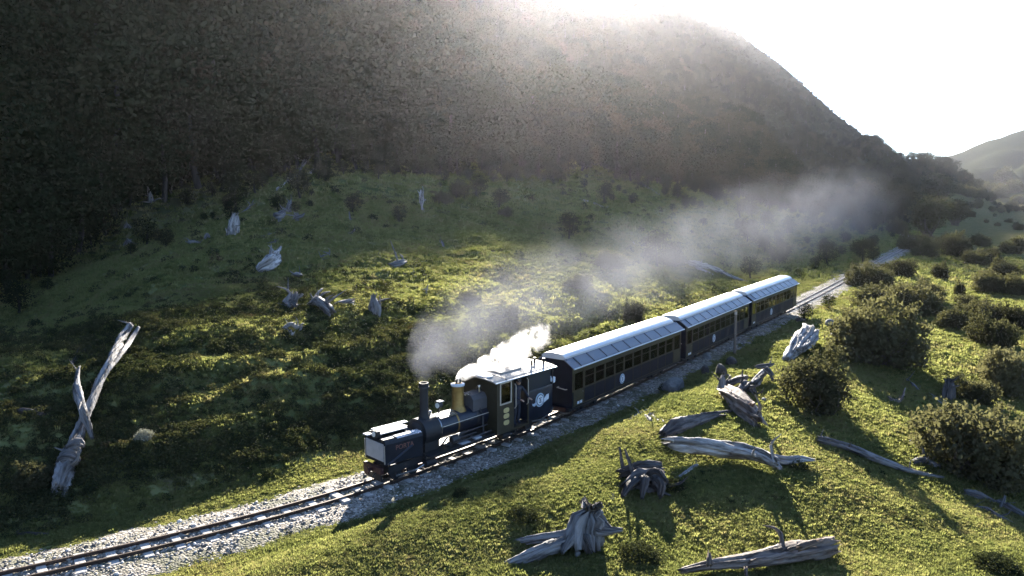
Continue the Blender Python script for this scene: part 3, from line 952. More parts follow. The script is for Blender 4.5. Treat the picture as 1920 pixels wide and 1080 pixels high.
def build_loco():
    R = vehicle('steam_locomotive', S_FRONT, 7.7)
    tag(R, 'dark blue narrow gauge steam locomotive with brass dome heading the train', 'locomotive')
    # frame
    f = MB()
    f.box(-.02, 7.55, -.36, -.30, .40, .62); f.box(-.02, 7.55, .30, .36, .40, .62)
    f.box(1.35, 6.1, -.74, .74, .62, .67)
    for x in (.02, 2.6, 4.2, 6.0, 7.5): f.box(x, x+.06, -.30, .30, .42, .60)
    f.build('frame', M_BLACK, R)
    # front water tank
    prof = [(-.54,.70),(.54,.70),(.54,1.33),(.51,1.42),(.44,1.46),(.22,1.47),(.22,1.40),(-.22,1.40),(-.22,1.47),(-.44,1.46),(-.51,1.42),(-.54,1.33)]
    t = MB().extrude_yz(prof, -.10, 1.28).build('front_tank', M_NAVYD, R)
    MB().box(-.128, -.103, -.46, .46, .80, 1.34, .008).build('front_plate', M_PLATE, t, label='pale grey plate across the front of the tank')
    MB().extrude_yz([(-.515,1.425),(-.44,1.463),(-.30,1.472),(-.30,1.485),(-.45,1.478),(-.53,1.44)], .34, 1.26).build('tank_edge', M_STEEL, t, label='bright curved edge of the tank top')
    for i, (y0, y1, x1) in enumerate(((-.12,.08,1.02),(.10,.28,1.08),(.30,.50,1.34))):
        MB().box(.02+.03*i, x1, y0, y1, 1.52+.012*i, 1.55+.012*i, .006).build('lid_board', M_PLATE, t)
    for x in (.02, .9): MB().box(x, x+.07, -.10, .5, 1.40, 1.52).build('lid_frame', M_IRON, t)
    MB().tube([(-.02,-.555,.72),(.86,-.555,1.12)], .035, 6).build('brace', M_NAVY, t)
    for y in (-.52, .52): MB().tube([(-.115,y,.74),(-.125,y,1.30)], .016).build('handrail', M_TRIM, t)
    tx = bpy.data.curves.new('lettering', 'FONT'); tx.body = 'PORTA'; tx.size = .21; tx.extrude = .003; tx.align_x = 'CENTER'
    tx.materials.append(simple_mat('faded_red_paint', (.20, .085, .06), .6))
    to = link(bpy.data.objects.new('lettering', tx)); to.parent = t; to.location = (.60, -.5435, 1.10); to.rotation_euler = (math.radians(90), 0, 0)
    rv = MB()
    for z in (.76, 1.30):
        for x in np.arange(-.04, 1.25, .075): rv.box(x-.009, x+.009, -.548, -.5395, z-.009, z+.009)
    for x in (-.06, 1.24):
        for z in np.arange(.82, 1.28, .075): rv.box(x-.009, x+.009, -.548, -.5395, z-.009, z+.009)
    ro = rv.build('rivets', M_NAVYD, t); ro['kind'] = 'stuff'
    # head lamp on the tank
    h = MB().box(-.16, .0, -.16, .10, 1.47, 1.66, .02).build('head_lamp', M_IRON, R)
    MB().lathe([(.085, -.175), (.085, -.16)], (0, -.03, 1.565), 'x', 16).build('lens', M_LAMP, h)
    MB().box(-.30, -.10, .12, .36, 1.50, 1.54, .006).build('lamp_bracket', M_PLATE, h)
    MB().lathe([(.012, 1.66), (.012, 1.74)], (-.08, -.03, 0)).build('cap', M_IRON, h)
    # buffer beams, couplers
    for x0, x1, nm in ((-.24, -.12, 'front'), (7.5, 7.62, 'rear')):
        b = MB().box(x0, x1, -.46, .46, .42, .62, .01).build('buffer_beam', M_RED, R)
        q = -1 if nm == 'front' else 1
        e0 = x0 if q < 0 else x1
        MB().lathe([(.05, 0), (.05, .16*q), (.13, .16*q), (.13, .20*q)], (e0, 0, .5), 'x', 16).build('buffer', M_RED if q < 0 else M_IRON, b)
        MB().tube([(e0, -.2, .42), (e0+.10*q, -.2, .34), (e0+.12*q, -.2, .22)], .02).build('brake_hose', M_BLACK, b)
    MB().box(-.18, -.14, -.40, .40, .18, .37).build('rail_guard', M_BLACK, R)
    # wheels, cylinders and rods of both engine units
    for x in (.40, 1.05, 5.75, 6.60):
        for sd in (-1, 1):
            wheel(R, x, sd*.29, .20)
    for x in (1.55, 5.05):
        for sd in (-1, 1):
            c = MB().lathe([(.11, -.20), (.13, -.19), (.13, .19), (.11, .20)], (x, sd*.52, .40), 'x', 16).build('cylinder', M_BLACK, R, smooth=True)
            MB().lathe([(.07, -.18), (.07, .18)], (x, sd*.52, .58), 'x', 12).build('valve_chest', M_IRON, c)
    for x0, x1, xc in ((.40, 1.05, 1.45), (5.75, 6.60, 5.15)):
        for sd in (-1, 1):
            MB().box(x0-.05, x1+.05, sd*.40-.012, sd*.40+.012, .22, .27).build('side_rod', M_STEEL, R)
            xe = x1 if xc > x1 else x0
            MB().tube([(xe, sd*.44, .25), (xc, sd*.50, .40)], .018).build('connecting_rod', M_STEEL, R)
    # the front engine unit follows the curve
    pv = Vector((1.45, 0, 0)); rm = Matrix.Rotation(math.radians(-6), 4, 'Z')
    for q in [c for c in bpy.data.objects if c.parent == R]:
        px = q.location.x if q.location.length > 0 else None
        nm = q.name.split('.')[0]
        xs_ = [v.co.x+q.location.x for v in q.data.vertices] if q.type == 'MESH' else [9]
        if nm in ('front_tank', 'head_lamp', 'rail_guard') or max(xs_) < 1.78 and nm != 'frame':
            q.matrix_basis = Matrix.Translation(pv) @ rm @ Matrix.Translation(-pv) @ q.matrix_basis
    # smokebox
    s = MB().lathe([(.40, 1.42), (.46, 1.44), (.46, 2.12)], (0, 0, 1.24), 'x', 32).box(1.46, 2.08, -.36, .36, .66, 1.05).build('smokebox', M_BLACK, R, smooth=True)
    d = MB().lathe([(.0, 1.34), (.20, 1.355), (.33, 1.40), (.36, 1.425)], (0, 0, 1.24), 'x', 28).build('smokebox_door', M_BLACK, s, smooth=True)
    MB().tube([(1.33, -.16, 1.24), (1.33, .16, 1.24)], .014).tube([(1.325, 0, 1.10), (1.325, 0, 1.38)], .014).build('door_handle', M_STEEL, d)
    ch = MB().lathe([(.20, 1.60), (.16, 1.76), (.135, 1.84), (.135, 2.62), (.155, 2.64), (.165, 2.72), (.15, 2.80), (.115, 2.80), (.115, 2.55)], (1.78, 0, 0), 'z', 24).build('chimney', M_BLACK, R, smooth=True)
    MB().lathe([(.168, 2.63), (.175, 2.655), (.168, 2.68)], (1.78, 0, 0), 'z', 24).build('chimney_band', M_IRON, ch)
    # boiler lamp, whistle and fittings
    l2 = MB().lathe([(.085, 2.15), (.10, 2.17), (.10, 2.30), (.06, 2.34)], (0, -.22, 2.02), 'x', 16).tube([(2.22, -.22, 1.60), (2.22, -.22, 1.95)], .025).build('boiler_lamp', M_IRON, R)
    MB().lathe([(.088, 2.135), (.088, 2.148)], (0, -.22, 2.02), 'x', 16).build('lens', M_LAMP, l2)
    MB().box(2.16, 2.36, -.32, -.12, 2.12, 2.15, .01).build('lamp_hood', M_STEEL, l2)
    MB().lathe([(.06, 1.6), (.06, 1.78), (.03, 1.8)], (2.14, .12, 0), 'z', 10).build('valve', M_STEEL, R)
    MB().lathe([(.05, 1.52), (.05, 1.62)], (1.50, -.1, 0), 'z', 10).build('valve', M_STEEL, R)
    # boiler barrel
    b = MB().lathe([(.41, 2.12), (.41, 4.36)], (0, 0, 1.24), 'x', 36).build('boiler', M_NAVY, R, smooth=True)
    for x, mt, w in ((2.16, M_STEEL, .02), (2.95, M_BRASS, .035), (3.86, M_IRON, .05)):
        MB().lathe([(.405, x-w), (.418, x-w), (.418, x+w), (.405, x+w)], (0, 0, 1.24), 'x', 36).build('boiler_band', mt, b, smooth=True)
    MB().extrude_yz([(-.30,1.56),(0,1.655),(.30,1.56),(.30,1.585),(0,1.68),(-.30,1.585)], 2.22, 2.98).build('glint_plate', M_STEEL, b)  # bright strip standing in for the sun's glint along the boiler top
    pp = MB()
    pp.tube([(3.98,-.10,1.68),(4.0,-.34,1.56),(4.0,-.46,1.30),(3.98,-.50,1.0),(3.98,-.52,.68)], .035, 8)
    pp.build('steam_pipe', M_IRON, R, smooth=True)
    MB().tube([(2.15,-.47,1.36),(4.3,-.47,1.36)], .014).build('handrail', M_TRIM, R)
    MB().tube([(2.3,-.52,1.0),(3.2,-.52,.98),(4.2,-.50,.98)], .022).build('side_pipe', M_IRON, R)
    MB().tube([(2.5,-.55,.86),(3.6,-.55,.86)], .02).build('side_pipe', M_IRON, R)
    MB().tube([(2.2,-.50,.76),(2.9,-.57,.74),(4.3,-.60,.76)], .03, 7).build('side_pipe', M_IRON, R)
    MB().lathe([(.10, 2.45), (.12, 2.47), (.12, 2.75), (.10, 2.77)], (0, -.52, .86), 'x', 14).build('air_pump', M_IRON, R, smooth=True)
    MB().tube([(2.12,-.30,.66),(2.12,-.46,.80),(2.3,-.50,1.0)], .03, 7).build('exhaust_pipe', M_IRON, R)
    for x in (2.35, 2.8, 3.3): MB().box(x, x+.12, -.56, -.42, .67, .80, .01).build('lubricator', M_IRON, R)
    MB().box(2.75, 3.15, -.72, -.50, .672, .70).build('step_plate', M_PLATE, R)
    MB().box(3.4, 3.7, -.72, -.52, .672, .74, .02).build('tool_box', M_PLATE, R)
    # dome with safety valves
    dm = MB().lathe([(.29, 1.56), (.24, 1.66), (.205, 1.74), (.20, 2.38), (.225, 2.40), (.225, 2.47), (.16, 2.49)], (3.30, 0, 0), 'z', 28).build('steam_dome', M_BRASS, R, smooth=True)
    MB().lathe([(.228, 2.41), (.232, 2.47), (.165, 2.496), (.15, 2.48)], (3.30, 0, 0), 'z', 28).build('dome_rim', M_WHITE, dm, smooth=True)
    for dx, dy in ((-.07, .0), (.08, -.04), (.05, .08)):
        MB().lathe([(.03, 2.48), (.03, 2.60), (.018, 2.62)], (3.30+dx, dy, 0), 'z', 10).build('safety_valve', M_BLACK, dm)
    MB().box(3.52, 3.78, -.16, .02, 2.04, 2.07).build('deflector', M_STEEL, R)
    MB().extrude_yz([(-.36,1.5),(-.36,1.88),(-.25,2.02),(0,2.08),(.25,2.02),(.36,1.88),(.36,1.5)], 3.66, 4.34).build('firebox_casing', simple_mat('dusty_grey_paint', (.085, .08, .085), .6), R)
    MB().lathe([(.035, 2.06), (.035, 2.22), (.06, 2.24), (.05, 2.3)], (4.12, -.2, 0), 'z', 10).build('whistle', M_STEEL, R)
    # cab
    cab = MB()
    cab.box(4.36, 4.40, -.80, .80, .67, 2.46)
    cab.box(4.40, 5.22, -.80, -.765, .67, 1.62)          # near side below the window
    cab.box(4.40, 4.52, -.80, -.765, 1.62, 2.46); cab.box(5.08, 5.22, -.80, -.765, 1.62, 2.46); cab.box(4.52, 5.08, -.80, -.765, 2.36, 2.46)
    cab.box(4.40, 6.05, .765, .80, .67, 1.55); cab.box(4.40, 4.6, .765, .80, 1.55, 2.46); cab.box(5.3, 5.45, .765, .80, 1.55, 2.46)
    cab.box(5.98, 6.06, -.80, -.765, .67, 2.46); cab.box(5.98, 6.06, .765, .80, .67, 2.46)
    cab.box(4.36, 6.06, -.80, .80, .60, .668)
    cb = cab.build('cab', M_OLIVE, R)
    w = MB()
    for a in ((4.50,4.55,1.60,2.38),(5.05,5.10,1.60,2.38)): w.box(a[0], a[1], -.815, -.80, a[2], a[3])
    w.box(4.55, 5.05, -.815, -.80, 2.33, 2.38); w.box(4.55, 5.05, -.815, -.80, 1.60, 1.65)
    wf = w.build('window', M_TRIM, cb)
    MB().box(4.54, 5.06, -.784, -.778, 1.63, 2.36).build('pane', M_GLASS, wf)
    for z in (1.38, 1.18, .95):
        n = 20; pr = [(4.83+.145*math.copysign(abs(math.cos(a))**.7, math.cos(a)), z+.085*math.copysign(abs(math.sin(a))**.7, math.sin(a))) for a in [2*math.pi*k/n for k in range(n)]]
        MB().extrude_xz(pr, -.812, -.801).build('oval_plate', M_CREAM, cb)
    MB().tube([(5.27,-.80,1.35),(5.27,-.86,1.42),(5.27,-.86,2.16),(5.27,-.80,2.22)], .018).build('handrail', M_TRIM, cb)
    MB().tube([(5.93,-.80,1.35),(5.93,-.86,1.42),(5.93,-.86,2.25),(5.93,-.80,2.3)], .018).build('handrail', M_TRIM, cb)
    st = MB().box(5.3, 5.9, -.82, -.62, .40, .43); st.box(5.3, 5.34, -.80, -.77, .43, .62); st.box(5.86, 5.9, -.80, -.77, .43, .62); st.build('cab_step', M_IRON, cb)
    # roof
    rp = [(-.90,2.45),(-.80,2.492),(-.45,2.535),(0,2.552),(.45,2.535),(.80,2.492),(.90,2.45),(.90,2.42),(.78,2.458),(.45,2.50),(0,2.515),(-.45,2.50),(-.78,2.458),(-.90,2.42)]
    rf = MB().extrude_yz(rp, 4.16, 7.50).build('cab_roof', M_ROOF, R)
    MB().tube([(4.18,-.905,2.435),(7.50,-.905,2.435)], .022, 6).build('gutter', M_WHITE, rf)
    MB().extrude_yz([(y*1.0, z+.012) for y, z in rp[:7]]+[(y, z-.01) for y, z in rp[6::-1]], 4.74, 4.78).build('roof_seam', M_IRON, rf)
    n = 24
    MB().add([(4.46+.22*math.cos(2*math.pi*k/n), -.12+.36*math.sin(2*math.pi*k/n), 2.545) for k in range(n)]+[(4.46+.22*math.cos(2*math.pi*k/n), -.12+.36*math.sin(2*math.pi*k/n), 2.575) for k in range(n)],
             [(k,(k+1)%n,n+(k+1)%n,n+k) for k in range(n)]+[tuple(range(n,2*n))]).build('roof_hatch', M_WHITE, rf)
    MB().box(5.0, 6.1, -.42, .42, 2.52, 2.585, .012).build('roof_slide', M_ROOF, rf)
    for x, y in ((6.75, -.35), (7.1, -.2), (7.25, -.5)):
        MB().lathe([(.04, 2.5), (.04, 2.7), (.055, 2.71), (.055, 2.74)], (x, y, 0), 'z', 10).build('roof_vent', M_BLACK, rf)
    for y in (-.78, .78):
        MB().box(7.38, 7.43, y-.025, y+.025, 1.80, 2.46).build('roof_post', M_IRON, R)
    # rear bunker and water tank
    bk = MB().box(6.06, 7.48, -.76, .76, .68, 1.78, .05).build('bunker', M_NAVY, R, smooth=True)
    MB().box(6.10, 7.36, -.74, .74, 1.785, 2.36).build('coal_rail', simple_mat('blue_grey_paint', (.016, .021, .028), .5), bk)
    MB().box(7.34, 7.58, -.80, -.52, 1.88, 2.03, .02).build('rear_lamp', M_WHITE, bk)
    MB().lathe([(.05, 0), (.05, .12)], (7.56, -.66, 1.80), 'x', 12).build('lamp_socket', M_STEEL, bk)
    emblem(bk, 6.70, -.763, 1.34, .25, True)
    MB().tube([(6.2,-.775,.66),(6.7,-.79,.60),(7.2,-.79,.72),(7.45,-.775,.92)], .03, 6).build('hose', M_IRON, bk)
    for x in (6.95, 7.25): MB().box(x, x+.1, -.80, -.7, .46, .56, .01).build('axle_box', M_STEEL, R)
    return R

def build_coach(s0, label, L=10.15):
    R = vehicle('railway_coach', s0, L)
    tag(R, label, 'railway coach', 'coaches of the train')
    W = .84
    u = MB().box(.05, L-.05, -.70, .70, .42, .54); u.box(.3, L-.3, -.5, .5, .30, .42); u.build('underframe', M_BLACK, R)
    MB().box(.1, L-.1, -W+.03, W-.03, .54, .60).build('floor', M_BLACK, R)
    nW = 10
    x0, x1 = .95, L-.95
    xs = np.linspace(x0, x1, nW+1)
    for sd in (-1, 1):
        y0, y1 = (-W, -W+.03) if sd < 0 else (W-.03, W)
        yo = (-W-.010, -W) if sd < 0 else (W, W+.010)
        MB().box(.06, L-.06, y0, y1, .56, 1.20).build('side_panel', M_COACH, R)
        m = MB().box(.06, L-.06, *yo, 1.18, 1.225)
        m.box(.06, L-.06, *yo, .60, .63)
        for x in xs: m.box(x-.012, x+.012, *yo, .63, 1.18)
        m.build('beading', M_COACHTINT, R)
        MB().box(.06, L-.06, y0, y1, 1.88, 2.14).build('cantrail', M_COACHTINT, R)
        for x in list(xs)+[.10, L-.10]: MB().box(x-.035, x+.035, y0-.002, y1+.002, 1.20, 1.88).build('window_post', M_COACHTINT, R)
        for k in range(nW):
            a, b = xs[k]+.036, xs[k+1]-.036
            yc = (y0+y1)/2
            f = MB()
            f.box(a, b, yc-.012, yc+.012, 1.845, 1.88); f.box(a, b, yc-.012, yc+.012, 1.20, 1.235); f.box(a, a+.03, yc-.012, yc+.012, 1.235, 1.845); f.box(b-.03, b, yc-.012, yc+.012, 1.235, 1.845)
            f.box(a+.03, b-.03, yc-.012, yc+.012, 1.60, 1.625)
            w = f.build('window', M_COACHTINT, R)
            MB().box(a+.03, b-.03, yc-.003, yc+.003, 1.235, 1.60).build('pane', M_GLASS, w)
            MB().box(a+.03, b-.03, yc-.003, yc+.003, 1.625, 1.845).build('pane', M_GLASS, w)
        for a, b in ((.16, x0-.05), (x1+.05, L-.16)):      # end doors
            yd = y0-.008 if sd < 0 else y1+.008
            d = MB().box(a, b, min(yd, yd+.01), max(yd, yd+.01), .64, 1.19)
            d.box(a, a+.06, min(yd, yd+.01), max(yd, yd+.01), 1.23, 1.95); d.box(b-.06, b, min(yd, yd+.01), max(yd, yd+.01), 1.23, 1.95)
            dd = d.build('door', M_COACHTINT, R)
            MB().box(a+.06, b-.06, y0+.012, y0+.018, 1.23, 1.88).build('pane', M_GLASS, dd)
            MB().box(b-.12, b-.08, min(yd, yd+sd*.03), max(yd, yd+sd*.03), 1.08, 1.11).build('handle', M_STEEL, dd)
            MB().box(a, b, sd*W-.12*(sd < 0)-.0, sd*W+.12*(sd > 0), .36, .39).build('step', M_IRON, R)
    # ends
    endp = [(-W+.01,.56),(W-.01,.56),(W-.01,2.12),(.55,2.42),(.30,2.56),(0,2.60),(-.30,2.56),(-.55,2.42),(-W+.01,2.12)]
    for a in (.06, L-.10):
        MB().extrude_yz(endp, a, a+.04).build('end_wall', M_COACH, R)
    for q, a in ((-1, .0), (1, L)):
        e = MB().tube([(a+.03*-q, -.62, 1.28), (a+.10*q, -.62, 1.30), (a+.10*q, -.25, 1.34), (a-.03*q, -.25, 1.34)], .02).build('end_handrail', M_TRIM, R)
        b = MB().box(min(a, a+.06*q), max(a, a+.06*q), -.6, .6, .40, .56).build('buffer_beam', M_RED, R)
        MB().lathe([(.05, 0), (.05, .12*q), (.11, .12*q), (.11, .15*q)], (a+.06*q, 0, .46), 'x', 14).build('buffer', M_IRON, b)
    # roof: raised arched middle over sloping sides with skylight panels
    arch = [(-.52,2.40),(-.52,2.50),(-.40,2.585),(-.2,2.635),(0,2.65),(.2,2.635),(.40,2.585),(.52,2.50),(.52,2.40)]
    MB().extrude_yz(arch, .02, L-.28).build('roof', M_CROOF, R, smooth=True)
    for sd in (-1, 1):
        sk = [(sd*.50,2.44),(sd*.50,2.40),(sd*.95,2.10),(sd*.95,2.13)]
        s_ = MB().extrude_yz(sk, -.02, L+.02).build('roof_slope', M_SKIRT, R)
        MB().box(-.02, L+.02, min(sd*.945, sd*.985), max(sd*.945, sd*.985), 2.095, 2.135).build('gutter', M_WHITE, R)
        n = 9
        px = np.linspace(.55, L-.45, n+1)
        for k in range(n):
            a, b = px[k]+.05, px[k+1]-.05
            q = lambda t, h: (sd*(.50+.45*t), 2.44-.31*t+h)
            pr = [q(.22, .004), q(.92, .004), q(.92, .022), q(.22, .022)]
            MB().extrude_yz(pr, a, b).build('roof_panel', M_PANEL, s_)
            MB().extrude_yz([q(.12, .004), q(.985, .004), q(.985, .035), q(.12, .035)], px[k]-.018, px[k]+.018).build('roof_rib', M_IRON, s_)
    # bogies
    for xc in (1.9, L-1.9):
        b = MB()
        for sd in (-1, 1): b.box(xc-.75, xc+.75, sd*.42-.03, sd*.42+.03, .22, .36)
        b.box(xc-.1, xc+.1, -.42, .42, .22, .34)
        for dx in (-.5, .5):
            for sd in (-1, 1): b.box(xc+dx-.07, xc+dx+.07, sd*.46-.05, sd*.46+.05, .18, .34)
        bo = b.build('bogie', M_BLACK, R)
        for dx in (-.5, .5):
            for sd in (-1, 1): wheel(bo, xc+dx, sd*.29, .16, M_BLACK, 6)
    # seats seen through the windows
    for k in range(nW):
        for y0, y1 in ((-.74, -.22), (.22, .74)):
            xm = (xs[k]+xs[k+1])/2
            MB().box(xm-.22, xm+.2, y0, y1, .60, .98, .03).box(xm+.14, xm+.22, y0, y1, .9, 1.42, .02).build('seat', M_SEAT, R)
    emblem(R, L*.40, -W-.012, .92, .21)
    for x in (.42, .62, ):
        MB().box(x, x+.15, -W-.014, -W-.001, .66, .76).build('number_plate', M_WHITE, R)
    for x in (L*.7,):
        MB().box(x, x+.05, -W-.02, -W-.001, 1.30, 1.36).build('hook', M_STEEL, R)
    return R

def build_driver(loco):
    """engine driver leaning at the open cab side"""
    x, y, zf = 5.62, -.58, .668
    o = empty('person', (0, 0, 0)); 
    M = loco.matrix_basis
    o.location = M @ Vector((x, y, zf)); o.rotation_euler = (0, 0, loco.rotation_euler.z)
    tag(o, 'person in dark work clothes and cap leaning from the locomotive cab', 'person')
    def skin(name, pts, edges, rad, mat, sub=1):
        me = bpy.data.meshes.new(name); me.from_pydata(pts, edges, []); me.update(); me.materials.append(mat)
        q = link(bpy.data.objects.new(name, me)); q.parent = o
        sk = q.modifiers.new('skin', 'SKIN'); sk.use_smooth_shade = True
        lay = me.skin_vertices[0].data if me.skin_vertices else None
        if lay is None:
            bm = bmesh.new(); bm.from_mesh(me); bm.verts.layers.skin.verify(); bm.to_mesh(me); bm.free(); lay = me.skin_vertices[0].data
        for i, r in enumerate(rad):
            lay[i].radius = (r, r) if not isinstance(r, tuple) else r
        lay[0].use_root = True
        ss_ = q.modifiers.new('sub', 'SUBSURF'); ss_.levels = sub; ss_.render_levels = sub
        return q
    P = [(0,0,.80),(0,-.02,1.0),(0,-.05,1.20),(0,-.07,1.33),(-.01,-.09,1.42),
         (-.10,.0,.76),(-.11,-.03,.44),(-.10,.02,.08),(-.12,-.10,.03),
         (.10,.0,.76),(.12,-.01,.44),(.12,.03,.08),(.12,-.09,.03),
         (-.19,-.07,1.31),(-.28,-.16,1.08),(-.20,-.34,.98),
         (.19,-.07,1.31),(.29,-.20,1.10),(.22,-.36,.96)]
    Ed = [(0,1),(1,2),(2,3),(3,4),(0,5),(5,6),(6,7),(7,8),(0,9),(9,10),(10,11),(11,12),(3,13),(13,14),(14,15),(3,16),(16,17),(17,18)]
    Rr = [.13,.125,.145,.11,.055,.09,.065,.05,.04,.09,.065,.05,.04,.065,.05,.038,.065,.05,.038]
    body = skin('body', P, Ed, Rr, M_CLOTH, 2)
    for sd, wpt in ((-1, (-.20,-.34,.98)), (1, (.22,-.36,.96))):
        w = Vector(wpt)
        pts = [w, w+Vector((.0,-.06,-.01)), w+Vector((0,-.10,-.015))]; ed = [(0,1),(1,2)]; rad = [.03,.034,.03]
        for k in range(4):
            b = len(pts); ox = (k-1.5)*.020; ln = (.065,.075,.07,.055)[k]
            pts += [w+Vector((ox,-.115,-.018)), w+Vector((ox,-.115-ln*.55,-.03)), w+Vector((ox,-.115-ln*.8,-.055))]
            ed += [(2,b),(b,b+1),(b+1,b+2)]; rad += [.010,.009,.008]
        b = len(pts); pts += [w+Vector((-sd*.035,-.07,-.02)), w+Vector((-sd*.05,-.11,-.035))]; ed += [(1,b),(b,b+1)]; rad += [.012,.009]
        skin('hand', [tuple(p) for p in pts], ed, rad, M_SKIN, 1)
    bm = bmesh.new(); bmesh.ops.create_uvsphere(bm, u_segments=20, v_segments=14, radius=1)
    for v in bm.verts:
        c = v.co.copy(); v.co = Vector((c.x*.078, c.y*.098, c.z*.118))
        if c.z < -.2: v.co.x *= 1-.28*(-c.z-.2); v.co.y = v.co.y*(1-.2*(-c.z-.2))-.008
        if c.y < -.85 and abs(c.x) < .25 and -.25 < c.z < .12: v.co.y -= .022
        if c.y < -.6 and .08 < c.z < .28 and .22 < abs(c.x) < .55: v.co.y += .008
        if abs(c.x) > .95 and abs(c.z) < .25: v.co.x *= 1.18
    me = bpy.data.meshes.new('head'); bm.to_mesh(me); bm.free(); me.materials.append(M_SKIN)
    me.polygons.foreach_set('use_smooth', [True]*len(me.polygons))
    hd = link(bpy.data.objects.new('head', me)); hd.parent = o; hd.location = (-.01,-.11,1.53); hd.rotation_euler = (.1, 0, -.5)
    MB().lathe([(.086,.03),(.09,.07),(.075,.125),(.03,.14)], (0,.005,0), 'z', 18).box(-.07,.07,-.17,-.06,.035,.05,.004).build('cap', M_CAP, hd, smooth=True)
    for sx in (-.03, .03):
        MB().lathe([(.0,-.012),(.010,-.006),(.011,0),(.0,.006)], (sx,-.088,.018), 'y', 8).build('eye', M_BLACK, hd)
    MB().box(-.025,.025,-.098,-.085,-.052,-.044,.002).build('mouth', M_RED, hd)
    return o

if USE['train']:
    loco = build_loco()
    build_driver(loco)
    c0 = S_FRONT+8.58
    build_coach(c0, 'dark coach with white arched roof coupled right behind the locomotive')
    build_coach(c0+10.62, 'middle dark coach with white arched roof, behind the grey wooden pole')
    build_coach(c0+21.24, 'last dark coach with white arched roof at the tail of the train')

# ------------------------------------------------------------------ dead wood
M_W1 = wood_mat('weathered_wood', (.275, .262, .258), (.06, .056, .056), (.15, .11, .09), .35)
M_W2 = wood_mat('dark_dead_wood', (.14, .128, .125), (.035, .03, .03), (.07, .05, .04), .5)
M_W3 = wood_mat('bleached_wood', (.46, .44, .425), (.11, .105, .10), (.22, .17, .14), .25)
M_W4 = wood_mat('split_brown_wood', (.26, .215, .19), (.07, .055, .05), (.17, .11, .08), .6)

def _resample(P, R, step):
    P, R = np.asarray(P, float), np.asarray(R, float)
    if len(P) == 2:
        mid = (P[0]+P[1])/2; P = np.array([P[0], mid, P[1]]); R = np.array([R[0], R.mean(), R[1]])
    C = _sp3(np.c_[P, R])
    L = np.r_[0, np.cumsum(np.linalg.norm(np.diff(C[:, :3], axis=0), axis=1))]
    n = max(5, int(L[-1]/step)+1)
    t = np.linspace(0, L[-1], n)
    return np.stack([np.interp(t, L, C[:, k]) for k in range(4)], -1), t
def _sp3(Q, n=10):
    out = []
    A = np.vstack([2*Q[0]-Q[1], Q, 2*Q[-1]-Q[-2]])
    for i in range(1, len(A)-2):
        p0, p1, p2, p3 = A[i-1:i+3]
        for k in range(n):
            t = k/n
            out.append(.5*((2*p1)+(p2-p0)*t+(2*p0-5*p1+4*p2-p3)*t*t+(3*p1-p0-3*p2+p3)*t**3))
    out.append(Q[-1]); return np.array(out)

def wood_tube(P, R, seed, jag=(.5, .5), rough=.16, nseg=18, flat=1.0):
    """twisted weathered stem with grain ridges and splintered ends"""
    rng = np.random.default_rng(seed)
    C, t = _resample(P, R, max(.05, float(np.mean(R))*.55))
    m = len(C); r0 = float(np.mean(R))
    ph = rng.uniform(0, 6.28, 8); fr = rng.integers(2, 8, 8); tw = rng.normal(0, .5)/max(.5, r0*6)
    V, UV, F = [], [], []
    u = np.array([0, 0, 1.0])
    nk = nseg+1
    spike = rng.random(nseg)**2; spike2 = rng.random(nseg)**2
    for i in range(m):
        d = C[min(i+1, m-1), :3]-C[max(i-1, 0), :3]; d = d/(np.linalg.norm(d)+1e-9)
        a = np.cross(d, u)
        if np.linalg.norm(a) < .15: a = np.cross(d, [1.0, 0, 0])
        a /= np.linalg.norm(a); b = np.cross(a, d)
        for k in range(nk):
            g = 2*math.pi*(k % nseg)/nseg
            rr = 1.0
            for q in range(8):
                rr += rough*.42*math.sin(fr[q]*(g+tw*t[i])+ph[q]+.7*math.sin(t[i]*(1.3+.4*q)+ph[(q+3) % 8]))*(1 if q % 2 else .6)
            rr += .10*(rng.random()-.5)
            c1 = math.sin(3*(g+tw*t[i])+ph[0]+.25*math.sin(t[i]*2.3+ph[1])); c2 = math.sin(7*(g+tw*t[i])+ph[2]+.3*math.sin(t[i]*1.7+ph[4]))
            if c1 > .90: rr -= .34
            elif c2 > .82: rr -= .17
            if c1 < -.93: rr += .16
            off = 0.0
            if i == 0: off = -jag[0]*r0*2.2*spike[k % nseg]; rr *= .86
            if i == m-1: off = jag[1]*r0*2.2*spike2[k % nseg]; rr *= .86
            p = C[i, :3]+d*off+(a*math.cos(g)+b*math.sin(g)*flat)*C[i, 3]*max(.25, rr)
            V.append(p); UV.append((k/nseg*max(.3, r0*3), t[i]))
    for i in range(m-1):
        for k in range(nseg):
            F.append((i*nk+k, i*nk+k+1, (i+1)*nk+k+1, (i+1)*nk+k))
    for i, s in ((0, 1), (m-1, -1)):
        d = (C[1, :3]-C[0, :3]) if i == 0 else (C[-1, :3]-C[-2, :3]); d = d/np.linalg.norm(d)
        c = len(V); V.append(C[i, :3]+d*s*r0*.35); UV.append((.5, t[i]))
        for k in range(nseg):
            F.append((c, i*nk+k+1, i*nk+k) if i == 0 else (c, i*nk+k, i*nk+k+1))
    return V, UV, F

